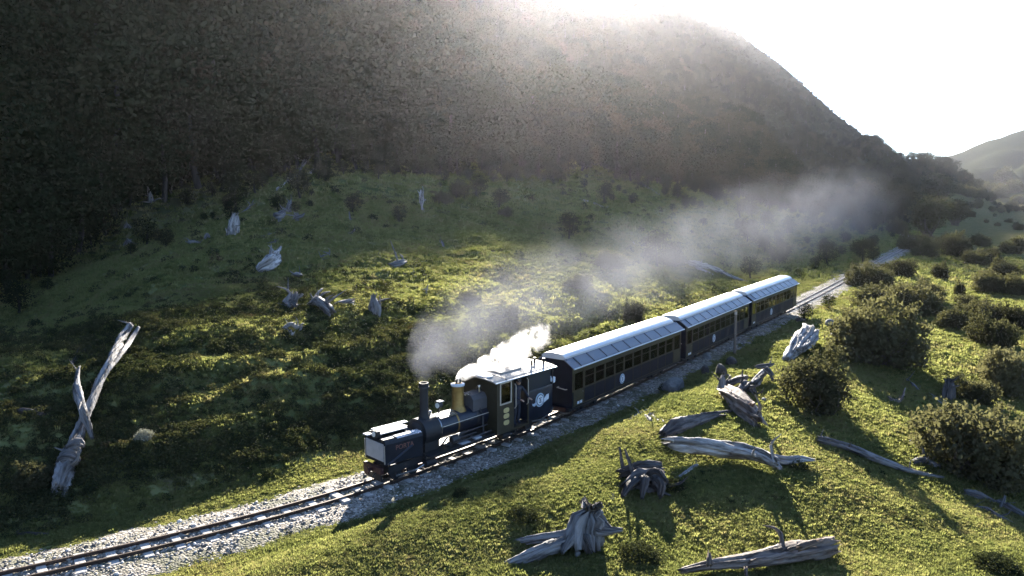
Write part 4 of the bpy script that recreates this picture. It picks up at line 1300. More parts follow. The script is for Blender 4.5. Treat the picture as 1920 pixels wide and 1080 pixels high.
def wood_obj(name, V, UV, F, mat, origin, parent=None):
    V = [tuple(np.asarray(v)-origin) for v in V]
    me = bpy.data.meshes.new(name); me.from_pydata(V, [], F); me.update()
    uv = me.uv_layers.new(name='UVMap')
    idx = np.empty(len(me.loops), np.int32); me.loops.foreach_get('vertex_index', idx)
    uv.data.foreach_set('uv', np.asarray(UV, np.float32)[idx].ravel())
    bm = bmesh.new(); bm.from_mesh(me); bmesh.ops.recalc_face_normals(bm, faces=bm.faces)
    for f in bm.faces: f.smooth = True
    bm.to_mesh(me); bm.free()
    me.materials.append(mat)
    o = link(bpy.data.objects.new(name, me))
    if parent: o.parent = parent
    else: o.location = tuple(origin)
    return o

_seed = [100]
def dead(name, label, cat, paths, mat, group=None, rough=.18, jag=(.6, .6), twigs=3, thin=.86):
    """paths: lists of (px, py, r, lift | ('Y', dy)); the first is the body, the others its branches or roots"""
    root, Y0, org = None, None, None
    for pi, path in enumerate(paths):
        nm = 'branch'
        if isinstance(path, tuple): nm, path = path
        P, R = [], []
        for q in path:
            px, py, r = q[:3]; sp = q[3] if len(q) > 3 else None
            if isinstance(sp, tuple):
                p = at_depth(px, py, Y0+sp[1])
            else:
                p = hit(px, py, r*.45 if sp is None else sp)
            if Y0 is None: Y0 = p[1]
            P.append(p); R.append(r*thin)
        _seed[0] += 1
        V, UV, F = wood_tube(P, R, _seed[0], jag, rough, 30 if max(R) > .12 else 12)
        if root is None:
            BODY = np.c_[np.array(P), np.array(R)]
            org = np.array([P[0][0], P[0][1], float(ground_z(P[0][0], P[0][1]))])
            root = wood_obj(name, V, UV, F, mat, org); tag(root, label, cat, group)
        else:
            wood_obj(nm, V, UV, F, mat, org, root)
    # broken twigs and splinters along the body
    if twigs:
        rg = np.random.default_rng(_seed[0]*7+1)
        B = BODY; L_ = float(np.linalg.norm(B[-1][:3]-B[0][:3])); ax = (B[-1][:3]-B[0][:3])/max(L_, 1e-6)
        for _ in range(twigs):
            k = rg.integers(len(B)); p = B[k][:3].copy(); r = B[k][3]
            d = rg.normal(size=3); d -= ax*(d@ax)*.6; d[2] = abs(d[2])*.8+.15; d += ax*rg.uniform(-.3, .9); d /= np.linalg.norm(d)
            ln = (1.6+2.6*rg.random())*r+.15
            q1 = p+d*ln*.5+rg.normal(0, .10, 3)*ln; q2 = p+d*ln+rg.normal(0, .16, 3)*ln
            _seed[0] += 1
            V, UV, F = wood_tube([p, q1, q2], [r*.34, r*.24, r*.07], _seed[0], (.1, .6), rough, 9)
            wood_obj('twig', V, UV, F, mat, org, root)
    return root

if USE['logs']:
    # foreground
    dead('tree_stump', 'grey stump with spreading roots and two long fallen limbs in the foreground grass', 'stump', [
        [(1090,1020,.60,.1),(1095,1000,.48,('Y',.05)),(1102,975,.40,('Y',.08)),(1106,950,.36,('Y',.1))],
        ('root', [(1085,1005,.22,('Y',0)),(1050,1006,.17,('Y',.05)),(1000,1012,.13,('Y',.1)),(935,1025,.09,('Y',.15))]),
        ('root', [(1075,1012,.2,('Y',-.1)),(1035,1026,.17,('Y',-.3)),(975,1050,.15,('Y',-.7)),(905,1082,.08,('Y',-1.2))]),
        ('root', [(1108,985,.2,('Y',.05)),(1128,996,.14,('Y',-.1)),(1165,994,.05,('Y',-.1))]),
        ('root', [(1118,960,.13,('Y',.1)),(1128,975,.12,('Y',.05)),(1150,998,.08,('Y',.0))]),
        ('root', [(1075,1005,.2,('Y',-.15)),(1062,1022,.12,('Y',-.35)),(1055,1036,.05,('Y',-.5))]),
        ('root', [(1104,1005,.16,('Y',-.2)),(1108,1020,.1,('Y',-.35)),(1112,1034,.05,('Y',-.45))]),
        ('splinter', [(1112,970,.2,('Y',.12)),(1122,955,.16,('Y',.14)),(1120,946,.08,('Y',.15))])], M_W1, jag=(.3, .22), twigs=0)
    dead('fallen_log', 'thick split grey log with a splintered broken end at the lower edge', 'log', [
        [(1280,1070,.07,.22),(1330,1060,.12,.24),(1400,1052,.17,.26),(1470,1040,.23,.28),(1552,1026,.27,.26)],
        ('splinter', [(1330,1058,.10,('Y',.0)),(1330,1046,.07,('Y',.05))]),
        ('splinter', [(1500,1026,.12,('Y',.1)),(1530,1016,.06,('Y',.15))]),
        ('branch', [(1398,1066,.05,('Y',-.1)),(1400,1082,.04,('Y',-.25))])], M_W4, jag=(.6, 1.3))
    dead('fallen_log', 'long pale forked log raised off the grass, its two limbs pointing right', 'log', [
        [(1262,830,.21,.46),(1310,834,.24,.44),(1365,842,.25,.42),(1420,852,.23,.40),(1452,866,.20,.36)],
        ('branch', [(1445,860,.17,('Y',-.05)),(1475,864,.15,('Y',-.15)),(1500,861,.12,('Y',-.1)),(1524,863,.05,('Y',.0))]),
        ('branch', [(1448,866,.20,('Y',-.1)),(1462,885,.17,('Y',-.5)),(1482,908,.12,('Y',-1.0)),(1502,926,.05,('Y',-1.5))])], M_W3, jag=(.9, .5), rough=.2)
    dead('fallen_log', 'dark tapering log lying just behind the long pale forked log', 'log', [
        [(1246,815,.2,.12),(1272,800,.27,.2),(1310,788,.2,.16),(1345,778,.12,.1),(1372,771,.06,.06)]], M_W2, jag=(.8, .4), rough=.2)
    dead('tree_stump', 'gnarled grey root mass with a dark burnt log across its back', 'stump', [
        [(1178,912,.22,.1),(1195,903,.34,.2),(1215,905,.34,.2),(1242,912,.2,.1)],
        ('branch', [(1166,888,.17,('Y',.6)),(1200,880,.24,('Y',.6)),(1236,878,.2,('Y',.6))]),
        ('root', [(1170,885,.1,('Y',.7)),(1166,866,.07,('Y',.7)),(1162,840,.03,('Y',.7))]),
        ('root', [(1196,900,.13,('Y',-.15)),(1180,912,.1,('Y',-.4)),(1168,930,.06,('Y',-.6))]),
        ('root', [(1210,896,.14,('Y',-.2)),(1206,915,.1,('Y',-.45)),(1204,934,.05,('Y',-.65))]),
        ('root', [(1230,900,.16,('Y',-.2)),(1240,912,.12,('Y',-.4)),(1238,930,.07,('Y',-.6))]),
        ('root', [(1222,890,.16,('Y',.0)),(1232,886,.15,('Y',-.05)),(1246,900,.08,('Y',-.2))])], M_W2, rough=.3)
    dead('dead_branch', 'thin pale crooked branch right of the gnarled root mass', 'branch', [
        [(1252,905,.035),(1275,893,.05),(1300,876,.09),(1308,872,.05)]], M_W3)
    dead('dead_branch', 'short bright bleached stick between the root mass and the foreground stump', 'branch', [
        [(1140,958,.035),(1144,940,.05),(1148,922,.03)]], M_W3)
    dead('dead_branch', 'pale straight stick at the edge of the track bank', 'branch', [[(1178,789,.05),(1198,777,.07),(1216,768,.05)]], M_W3)
    dead('wood_fragment', 'broken crumbling pale wood chunk beside the straight stick', 'wood chunk', [
        [(1212,782,.10),(1222,790,.09)], ('splinter', [(1224,780,.06),(1234,790,.05)]), ('splinter', [(1236,782,.05),(1246,793,.06)])], M_W3, rough=.35, jag=(1, 1))
    dead('split_log', 'big split log with brown and white torn wood below the pole shadow', 'log', [
        [(1362,738,.30,.25),(1380,752,.34,.3),(1400,770,.34,.28),(1418,788,.24,.2)],
        ('splinter', [(1384,738,.2,('Y',.2)),(1402,750,.17,('Y',.0)),(1412,762,.1,('Y',-.2))]),
        ('splinter', [(1405,768,.18,('Y',-.1)),(1414,778,.16,('Y',-.3)),(1420,790,.08,('Y',-.4))])], M_W4, rough=.32, jag=(.9, .8))
    dead('fallen_log', 'dark round log lying across the top of the split brown log', 'log', [
        [(1356,722,.14,.25),(1378,714,.17,.3),(1398,708,.15,.25)]], M_W2)
    dead('tree_stump', 'short upright grey stub at the near end of the dark round log', 'stump', [
        [(1352,734,.2,0),(1354,720,.17,('Y',0)),(1355,708,.12,('Y',0))]], M_W1)
    dead('tree_stump', 'rounded dark stump between the split brown log and the crossed limbs', 'stump', [
        [(1388,736,.30,.05),(1400,724,.3,.25),(1412,738,.22,.05)]], M_W2, rough=.25)
    dead('fallen_log', 'grey log propped on a forked dead limb near the dark shrub', 'log', [
        [(1415,720,.2,.15),(1424,708,.18,.3),(1436,693,.16,.4)],
        ('branch', [(1418,688,.08,('Y',.5)),(1436,686,.1,('Y',.5)),(1450,683,.05,('Y',.5))]),
        ('branch', [(1436,692,.14,('Y',.2)),(1446,702,.1,('Y',0)),(1448,712,.06,('Y',-.2))])], M_W1)
    dead('split_log', 'large white splintered log leaning beyond the long-shadowed shrub', 'log', [
        [(1476,672,.22,.15),(1488,657,.42,.3),(1504,640,.56,.45),(1516,622,.5,.6)],
        ('splinter', [(1488,662,.16,('Y',.2)),(1500,640,.22,('Y',1.2)),(1506,616,.10,('Y',2.0))]),
        ('splinter', [(1500,655,.18,('Y',.2)),(1514,636,.24,('Y',1.2)),(1522,613,.10,('Y',2.0))]),
        ('splinter', [(1510,652,.16,('Y',.1)),(1524,638,.22,('Y',1.0)),(1532,620,.10,('Y',1.8))])], M_W3, rough=.22, jag=(.5, .6), twigs=0)
    dead('fallen_log', 'long thin grey log lying in the shadow of the round shrub', 'log', [
        [(1537,823,.13,.2),(1590,838,.15,.2),(1645,860,.13,.2),(1705,882,.09,.16),(1768,895,.04,.12)]], M_W1)
    dead('wood_fragment', 'grey hollow wood chunk at the right end of the long thin log', 'wood chunk', [
        [(1712,868,.12),(1732,866,.17),(1756,876,.12)]], M_W1, rough=.3)
    dead('dead_branch', 'forked dead limb sticking up and casting a pointed shadow', 'branch', [
        [(1664,744,.05,.05),(1678,752,.09,.1),(1690,748,.07,.2),(1697,728,.03,('Y',.1))],
        ('branch', [(1690,748,.07,('Y',0)),(1692,756,.06,('Y',-.1)),(1690,764,.03,('Y',-.2))])], M_W4)
    dead('dead_branch', 'broken pale limb on the rim of the grassy hollow by the big dark bush', 'branch', [
        [(1700,712,.08),(1712,722,.12),(1722,732,.07)]], M_W1, rough=.3)
    dead('dead_branch', 'pair of pale sticks pointing to the ragged dark stump', 'branch', [
        [(1742,738,.05),(1765,750,.07),(1776,757,.05)], [(1748,746,.06),(1766,757,.06),(1774,758,.05)]], M_W3)
    dead('tree_stump', 'ragged upright dark stump in the shade beside the big right bush', 'stump', [
        [(1778,748,.3,0),(1779,733,.26,('Y',0)),(1780,718,.2,('Y',0))],
        ('splinter', [(1774,725,.08,('Y',0)),(1773,712,.03,('Y',0))]), ('splinter', [(1784,725,.08,('Y',0)),(1785,714,.03,('Y',0))])], M_W2, jag=(.2, .8))
    dead('fallen_log', 'grey log end in the deep shade under the big right bush', 'log', [[(1814,925,.15),(1838,932,.16),(1858,940,.10)]], M_W1)
    dead('dead_branch', 'long forked grey branch lowest in the shade under the big right bush', 'branch', [
        [(1828,951,.05),(1850,956,.09),(1872,968,.09),(1900,982,.04)], ('branch', [(1872,962,.07,('Y',.1)),(1880,944,.06,('Y',.3)),(1884,930,.04,('Y',.4))])], M_W1)
    dead('fallen_log', 'blue grey log partly out of frame in the shade of the big right bush', 'log', [[(1872,944,.12),(1895,954,.14),(1925,970,.10)]], M_W1)
    # left bank
    dead('dead_tree', 'tall split grey dead trunk lying up the dark bank on the left', 'dead tree', [
        [(110,915,.20,.2),(125,875,.25,.3),(142,826,.19,.35),(164,772,.13,.4),(188,714,.13,.5),(214,664,.14,.6),(232,628,.14,.6),(244,608,.12,.65)],
        ('splinter', [(200,698,.07,.45),(226,664,.10,.55),(246,636,.09,.6),(260,614,.07,.65)]),
        ('knot', [(114,866,.12,.35),(130,858,.19,.55),(146,868,.11,.35)]),
        ('knot', [(128,840,.10,.4),(146,832,.15,.55),(154,838,.08,.4)]),
        ('branch', [(146,840,.08,.45),(122,846,.07,.4),(112,862,.05,.3),(110,876,.03,.2)]),
        ('root', [(114,905,.16,.2),(104,918,.10,.1),(98,936,.04,0)]),
        ('root', [(118,905,.14,.2),(122,920,.09,.1),(120,940,.03,0)])], M_W1, rough=.24, jag=(.3, .2), twigs=4, thin=1.0)
    dead('dead_branch', 'curved grey dead limb standing against the tall split trunk', 'dead limb', [
        [(172,820,.05,.35),(163,793,.10,.6),(152,760,.12,.8),(144,727,.11,.9),(146,700,.07,.95),(149,688,.03,1.0)],
        ('splinter', [(166,800,.05,.6),(158,770,.07,.8),(151,742,.04,.9)])], M_W1, rough=.3, twigs=2, thin=1.0)
    dead('fallen_log', 'small dark log on the bank at the far left', 'log', [[(38,772,.16),(58,774,.13),(80,778,.07)]], M_W2)
    dead('dead_branch', 'thin grey branch lying on the slope above the curved dead limb', 'branch', [[(128,692,.07),(145,670,.09),(168,650,.12)]], M_W2)
    dead('dead_branch', 'small pale stick low on the dark bank below the pale cushion plant', 'branch', [[(222,858,.04),(238,872,.05)]], M_W1)
    # hillside behind the locomotive
    H = 'dead wood scattered over the shaded slope'
    import functools
    D = functools.partial(dead, thin=.78, twigs=5)
    D('tree_stump', 'pale grey stump fanned out into four upright splinters on the dark slope', 'stump', [
        [(430,442,.30,0),(433,425,.26,('Y',0)),(437,406,.14,('Y',0))], ('splinter', [(437,440,.24,('Y',-.1)),(440,424,.2,('Y',0)),(442,408,.1,('Y',0))]),
        ('splinter', [(444,436,.18,('Y',0)),(446,420,.16,('Y',0)),(446,409,.08,('Y',0))]), ('splinter', [(432,446,.16,('Y',-.2)),(431,430,.16,('Y',-.1)),(430,415,.06,('Y',0))])], M_W3, H, jag=(.2, 1))
    D('dead_branch', 'short bent branch just above the fanned stump', 'branch', [[(440,402,.09),(452,400,.12),(460,394,.1),(470,388,.2)]], M_W1, H)
    D('fallen_log', 'short thick pale log pointing uphill, highest of the dead wood on the slope', 'log', [[(563,318,.14,.15),(573,302,.36,.3),(583,286,.4,.3)]], M_W3, H)
    D('fallen_log', 'long thin crooked log below the highest pale log', 'log', [[(518,356,.20),(540,342,.24),(560,330,.24),(582,325,.24),(590,318,.3)]], M_W3, H)
    D('tree_stump', 'narrow upright stump, top one of a cluster of three on the slope', 'stump', [[(541,400,.36,0),(542,390,.30,('Y',0)),(544,378,.16,('Y',0))], ('root', [(541,396,.2,('Y',0)),(536,402,.1,('Y',-.3))])], M_W1, H)
    D('tree_stump', 'flat broken stump with a stick to its left, lower left of the cluster of three', 'stump', [[(516,404,.26),(524,406,.40,.2),(530,400,.28,.4)], ('branch', [(502,406,.1),(514,405,.14)]), ('root', [(524,410,.2),(524,420,.08)])], M_W1, H)
    D('tree_stump', 'forked low stump, lower right of the cluster of three', 'stump', [[(550,416,.2,0),(556,408,.34,.3),(556,402,.22,.6)], ('branch', [(556,408,.18,('Y',0)),(566,405,.14,('Y',0)),(570,401,.08,('Y',0))])], M_W1, H)
    D('dead_branch', 'long thin stick lying between the cluster of three and the large white log', 'branch', [[(486,446,.07),(505,440,.1),(528,434,.07)]], M_W1, H)
    D('dead_branch', 'short thin stick right above the large white log', 'branch', [[(498,457,.07),(516,454,.08)]], M_W1, H)
    D('fallen_log', 'large bright white log with a ragged upper end on the dark slope', 'log', [[(484,508,.16,.1),(496,498,.44,.3),(510,488,.48,.35),(518,478,.30,.4)], ('splinter', [(512,484,.16,.5),(520,474,.14,.6),(526,464,.12,.5)])], M_W3, H, rough=.3, jag=(.4, 1))
    D('fallen_log', 'thin pale log lying flat left of the fanned stump', 'log', [[(342,455,.12),(356,454,.18),(374,455,.12)], ('branch', [(384,447,.1,.2),(388,440,.16,.3),(393,445,.08,.1)])], M_W1, H)
    D('tree_stump', 'lone tall white stump standing in the middle of the shaded slope', 'stump', [[(792,398,.10,0),(791,386,.14,('Y',0)),(791,377,.28,('Y',0)),(790,366,.30,('Y',0)),(790,358,.14,('Y',0))], ('root', [(794,390,.07,('Y',0)),(797,400,.05,('Y',-.2))]), ('splinter', [(795,376,.1,('Y',0)),(798,374,.1,('Y',0))])], M_W3, H, jag=(.3, .5))
    D('dead_branch', 'thin upright stick, upper one of two in the middle of the slope', 'branch', [[(657,414,.08,0),(656,406,.1,('Y',0)),(655,398,.06,('Y',0))]], M_W1, H)
    D('dead_branch', 'bent pale stick, lower one of two in the middle of the slope', 'branch', [[(654,440,.06,0),(660,437,.12,.1),(665,430,.1,.2)]], M_W1, H)
    D('wood_fragment', 'faint broken wood pieces above the arched root', 'wood chunk', [[(603,482,.14),(617,478,.14)], ('splinter', [(606,487,.1),(616,486,.1)])], M_W1, H)
    D('dead_branch', 'small arched pale root on the slope', 'root', [[(548,518,.10,0),(553,514,.14,.25),(562,515,.14,.25),(566,519,.09,0)]], M_W1, H)
    D('wood_fragment', 'squat grey wood chunk at the upper edge of the sunlit grass', 'wood chunk', [[(734,498,.24),(746,496,.36,.15),(757,492,.26)]], M_W1, H, rough=.3)
    D('dead_branch', 'little pale twig up the slope from the squat grey chunk', 'branch', [[(710,480,.07),(718,487,.08)]], M_W1, H)
    D('dead_branch', 'small upright stick left of the smoke on the slope', 'branch', [[(832,464,.09,0),(830,456,.11,('Y',0)),(828,452,.05,('Y',0))]], M_W1, H)
    D('dead_branch', 'thin pale branch right of the squat grey chunk', 'branch', [[(758,514,.06),(775,511,.09),(786,514,.06)]], M_W1, H)
    D('tree_stump', 'twisted dark root stump left of the grey root tangle', 'stump', [[(543,578,.22,.05),(546,566,.34,.3),(549,554,.24,.6)], ('root', [(546,564,.16,('Y',0)),(554,560,.14,('Y',0)),(556,550,.1,('Y',0))]), ('root', [(548,568,.16,('Y',-.1)),(556,574,.1,('Y',-.2))])], M_W1, H, rough=.35)
    D('tree_stump', 'grey root tangle with two long limbs and a thick trunk end', 'stump', [
        [(582,570,.12,.2),(595,564,.26,.4),(608,572,.30,.4),(620,584,.28,.3)],
        ('branch', [(586,566,.11,('Y',.2)),(594,552,.09,('Y',1.0)),(604,542,.05,('Y',1.6))]), ('branch', [(598,560,.07,('Y',.5)),(606,550,.06,('Y',1)),(618,547,.04,('Y',1.2))]),
        ('branch', [(618,580,.26,('Y',-.2)),(640,572,.30,('Y',0)),(658,568,.30,('Y',.2))]), ('root', [(622,576,.2,('Y',-.3)),(626,590,.14,('Y',-.5)),(628,596,.08,('Y',-.6))])], M_W1, H, rough=.25)
    D('dead_branch', 'thin curved pale stick in front of the grey root tangle', 'branch', [[(562,580,.03),(576,584,.04),(592,582,.04)]], M_W3, H)
    D('wood_fragment', 'broken pale wood with a round knot in the sunlit grass', 'wood chunk', [[(533,615,.10,.25),(545,608,.12,.4),(558,614,.12,.3)], ('knot', [(545,628,.14,.1),(547,624,.16,.2)]), ('splinter', [(562,620,.07,.2),(566,612,.06,.35)])], M_W3, H, rough=.3)
    D('tree_stump', 'pointed purple grey stump standing in the sunlit grass', 'stump', [[(703,592,.34,0),(704,580,.36,('Y',0)),(702,568,.26,('Y',0)),(700,558,.10,('Y',0))]], M_W1, H, rough=.2)
    D('dead_branch', 'thin upright pale stick in the grass behind the smoke', 'branch', [[(799,552,.05,0),(800,543,.06,('Y',0)),(803,534,.03,('Y',0))]], M_W3, H)
    D('fallen_log', 'thin straight fallen trunk, lower one of two high on the hazy slope', 'log', [[(1084,373,.16),(1110,381,.2),(1138,392,.14)]], M_W3, H)
    D('fallen_log', 'thin straight fallen trunk, upper one of two high on the hazy slope', 'log', [[(1198,342,.16),(1218,354,.2),(1238,368,.14)]], M_W3, H)
    D('fallen_log', 'long pale branching trunk lying on the slope behind the last coaches', 'log', [[(1283,491,.2,.2),(1310,496,.34,.35),(1340,505,.28,.3),(1372,519,.16,.2),(1398,527,.08,.15)], ('branch', [(1290,494,.14,.2),(1312,504,.16,.25),(1336,514,.08,.15)])], M_W3, H)
    D('wood_fragment', 'thin white driftwood piece above the branching trunk', 'wood chunk', [[(1192,459,.1),(1202,461,.14),(1210,463,.1)]], M_W3, H)
    D('tree_stump', 'spreading dead roots in the dark hollow on the left, lower of two', 'stump', [[(232,462,.16,0),(240,452,.2,.4),(250,460,.14,0)], ('root', [(240,453,.14,.4),(256,458,.08,0)]), ('root', [(240,452,.12,.4),(228,457,.07,0)])], M_W1, H)
    D('tree_stump', 'spreading dead roots in the dark hollow on the left, upper of two', 'stump', [[(232,430,.14,0),(238,422,.2,.4),(246,430,.12,0)], ('root', [(238,423,.1,.4),(248,424,.06,.1)])], M_W1, H)
    D('tree_stump', 'pale broken stump high in the hollow below the forest edge', 'stump', [[(284,380,.36,0),(282,370,.3,('Y',0)),(277,352,.1,('Y',0))]], M_W1, H)
    D('fallen_log', 'pale log half hidden at the foot of the heath beside the track', 'log', [[(28,1004,.05),(50,1001,.07),(90,1002,.04)]], M_W2)

# ------------------------------------------------------------------ pole and rocks
M_POLE = simple_mat('weathered_pole', (.17, .135, .105), .85, var=.25, scale=14, bump=.4)
pb = hit(1377, 664); pt = at_depth(1380, 584, pb[1])
pole = empty('wooden_pole', (pb[0], pb[1], float(ground_z(pb[0], pb[1]))))
tag(pole, 'short grey wooden pole standing on the bank beside the middle coach', 'pole')
hgt = pt[2]-pole.location.z; lean = pt[0]-pb[0]
MB().tube([(0, 0, -.3), (lean*.3, 0, hgt*.3), (lean*.7, 0, hgt*.7), (lean, 0, hgt)], [.075, .072, .068, .064], 12).build('post', M_POLE, pole, smooth=True)
MB().lathe([(.071, hgt-.16), (.071, hgt-.02)], (lean, 0, 0), 'z', 12).build('band', M_TRIM, pole)
MB().lathe([(.068, hgt-.01), (.068, hgt+.015), (.04, hgt+.03)], (lean, 0, 0), 'z', 12).build('cap', M_POLE, pole)

def rock_mat(nm, a, b):
    m, nt, out = new_mat(nm)
    tc = node(nt, 'ShaderNodeTexCoord'); f = noise(nt, tc.outputs['Object'], 5, 6, .7)
    p = node(nt, 'ShaderNodeBsdfPrincipled', Roughness=.85)
    nt.links.new(ramp(nt, f, [(.3, a), (.7, b)]), p.inputs['Base Color'])
    bb = node(nt, 'ShaderNodeBump', Strength=.8, Distance=.05); nt.links.new(f, bb.inputs['Height']); nt.links.new(bb.outputs[0], p.inputs['Normal'])
    nt.links.new(p.outputs[0], out.inputs['Surface']); return m
M_ROCK = rock_mat('grey_rock', (.08, .08, .08), (.22, .215, .205)); M_ROCKD = rock_mat('dark_peat_rock', (.025, .02, .018), (.09, .07, .06))
def rock(name, label, cat, px, py, w, h, mat, group=None, seed=0):
    b = hit(px, py); sc_ = b[1]/FPX
    rng = np.random.default_rng(seed+500)
    bm = bmesh.new(); bmesh.ops.create_icosphere(bm, subdivisions=3, radius=1)
    D = rand_dirs(7, rng); o_ = rng.uniform(.55, .95, 7)
    for v in bm.verts:
        c = np.array(v.co[:]); f = 1.0
        for d, q in zip(D, o_):
            e = c@d
            if e > q: c = c-d*(e-q)*.85
        c = c*(1+.05*(rng.random()-.5))
        v.co = (c[0]*w/2*sc_, c[1]*w/2.4*sc_, c[2]*h*.62*sc_+h*.32*sc_)
    me = bpy.data.meshes.new(name); bm.to_mesh(me); bm.free(); me.materials.append(mat)
    o = link(bpy.data.objects.new(name, me)); o.location = (b[0], b[1], float(ground_z(b[0], b[1]))-.03); o.rotation_euler = (0, 0, rng.uniform(0, 6))
    tag(o, label, cat, group); return o
if USE['logs']:
    G = 'dark lumps along the bank'
    rock('boulder', 'flat topped pale boulder on the bank below the first coach', 'boulder', 1264, 733, 52, 30, M_ROCK, None, 1)
    rock('boulder', 'small white boulder at the bank edge below the middle coach', 'boulder', 1324, 674, 20, 15, M_ROCK, None, 2)
    rock('dark_rock', 'dark rooty lump left of the two by the split brown log', 'rock', 1322, 702, 20, 20, M_ROCKD, G, 3)
    rock('dark_rock', 'tall dark rooty lump just above the grey stub', 'rock', 1352, 703, 24, 26, M_ROCKD, G, 4)
    rock('dark_rock', 'dark lump right below the pole foot', 'rock', 1371, 684, 26, 18, M_ROCKD, G, 5)
    rock('dark_rock', 'dark peat block on the bank near the end of the last coach', 'rock', 1502, 603, 22, 10, M_ROCKD, G, 6)
    rock('dark_rock', 'dark rock beside the white splintered log', 'rock', 1567, 634, 26, 20, M_ROCKD, G, 7)
    rock('boulder', 'grey boulder right of the white splintered log', 'boulder', 1556, 610, 22, 14, M_ROCK, None, 8)
    rock('dark_rock', 'dark rock below the last coach, upper end of the bank', 'rock', 1482, 635, 16, 10, M_ROCKD, G, 9)
    rock('boulder', 'small pale rock in the grass by the propped grey log', 'boulder', 1432, 752, 14, 8, M_ROCK, None, 10)
    rock('boulder', 'small pale rock in front of the long-shadowed dead limb', 'boulder', 1707, 832, 10, 10, M_ROCK, None, 11)
    rock('boulder', 'white stone under the foreground stump', 'stone', 1083, 1044, 16, 14, M_W3 if False else M_ROCK, None, 12)

# ------------------------------------------------------------------ bushes
def bush_mesh(seed, kind='bush'):
    rng = np.random.default_rng(seed)
    if kind == 'bush':       # several uneven domes grown together, 2 m across and 1.5 m tall before scaling
        parts, Cs = [], []
        nl = rng.integers(4, 7)
        for i in range(nl):
            a_ = 2*math.pi*(i+.6*rng.random())/nl; q = (.12 if i == 0 else rng.uniform(.38, .62))
            rr = rng.uniform(.42, .66); hh = rng.uniform(.55, 1.0)*(1.25 if i == 0 else 1)
            (V1, F1), C1 = crown_leaves(rng, (rr, rr, hh*.72, hh*.45), int(130*rr/.5), 16, .038, .3, -1)
            off = np.array([q*math.cos(a_), q*math.sin(a_), 0])
            parts.append((V1+off, F1)); Cs.append(C1+off)
        C = np.concatenate(Cs)
        # loose shoots that break the outline
        top = C[np.argsort(C[:, 2]+.6*np.hypot(C[:, 0], C[:, 1]))[-160:]]
        sh = top[rng.integers(len(top), size=60)]
        sv = np.repeat(sh, 9, 0)+np.repeat(sh/np.linalg.norm(sh, axis=1, keepdims=True), 9, 0)*np.tile(np.linspace(.02, .2, 9), 60)[:, None]+rng.normal(0, .018, (540, 3))
        parts.append(leaf_quads(sv, np.full(len(sv), .03), rng))
        V, F = merge(parts)
        tw = stems(rng, C, 40, .16, .03, .005)
    elif kind == 'tree':     # 2 m across, 2.6 m tall
        (V, F), C = crown_leaves(rng, (1.0, 1.0, 1.2, 1.35), 380, 16, .05, .25, .02)
        tw = stems(rng, C, 22, .10, .05, .008)
    else:                    # tight cushion
        (V, F), C = crown_leaves(rng, (1.0, 1.0, .9, .3), 240, 14, .055, .5, -1)
        tw = stems(rng, C, 14, .14, .03, .006)
    a = raw_obj('crown', V, F, M_BUSH).data
    b = raw_obj('stems', tw[0], tw[1], M_TWIG, True).data
    return a, b
BM = {'bush': [bush_mesh(300+k) for k in range(5)], 'tree': [bush_mesh(320+k, 'tree') for k in range(3)], 'cushion': [bush_mesh(340+k, 'cushion') for k in range(2)]}
M_PALE = leaf_mat('pale_cushion_leaves', [(.3, (.22, .22, .17)), (.7, (.36, .35, .28))], .2, .5, (1, 1, .9))
_bn = [0]
def bush(label, px, py, w, h, kind='bush', group=None, name=None, cat=None, mat=None, pos=None):
    b = hit(px, py) if pos is None else pos
    sc_ = b[1]/FPX
    W, Hh = w*sc_, h*sc_*1.02
    _bn[0] += 1
    rng = np.random.default_rng(700+_bn[0])
    a, t = BM[kind][_bn[0] % len(BM[kind])]
    tall = {'bush': 1.45, 'tree': 2.65, 'cushion': 1.25}[kind]
    nm = name or {'bush': 'shrub', 'tree': 'small_tree', 'cushion': 'cushion_plant'}[kind]
    o = empty(nm, (b[0], b[1]+W*.25*(pos is None), float(ground_z(b[0], b[1]+W*.25))-.05), rng.uniform(0, 6.28))
    o.scale = (W/1.98, W/1.98*rng.uniform(.85, 1.1), max(.3, Hh/tall*1.0))
    tag(o, label, cat or {'bush': 'shrub', 'tree': 'tree', 'cushion': 'plant'}[kind], group)
    if mat: a = a.copy(); a.materials.clear(); a.materials.append(mat)
    c = link(bpy.data.objects.new('crown', a)); c.parent = o
    s_ = link(bpy.data.objects.new('trunk' if kind == 'tree' else 'stems', t)); s_.parent = o
    return o
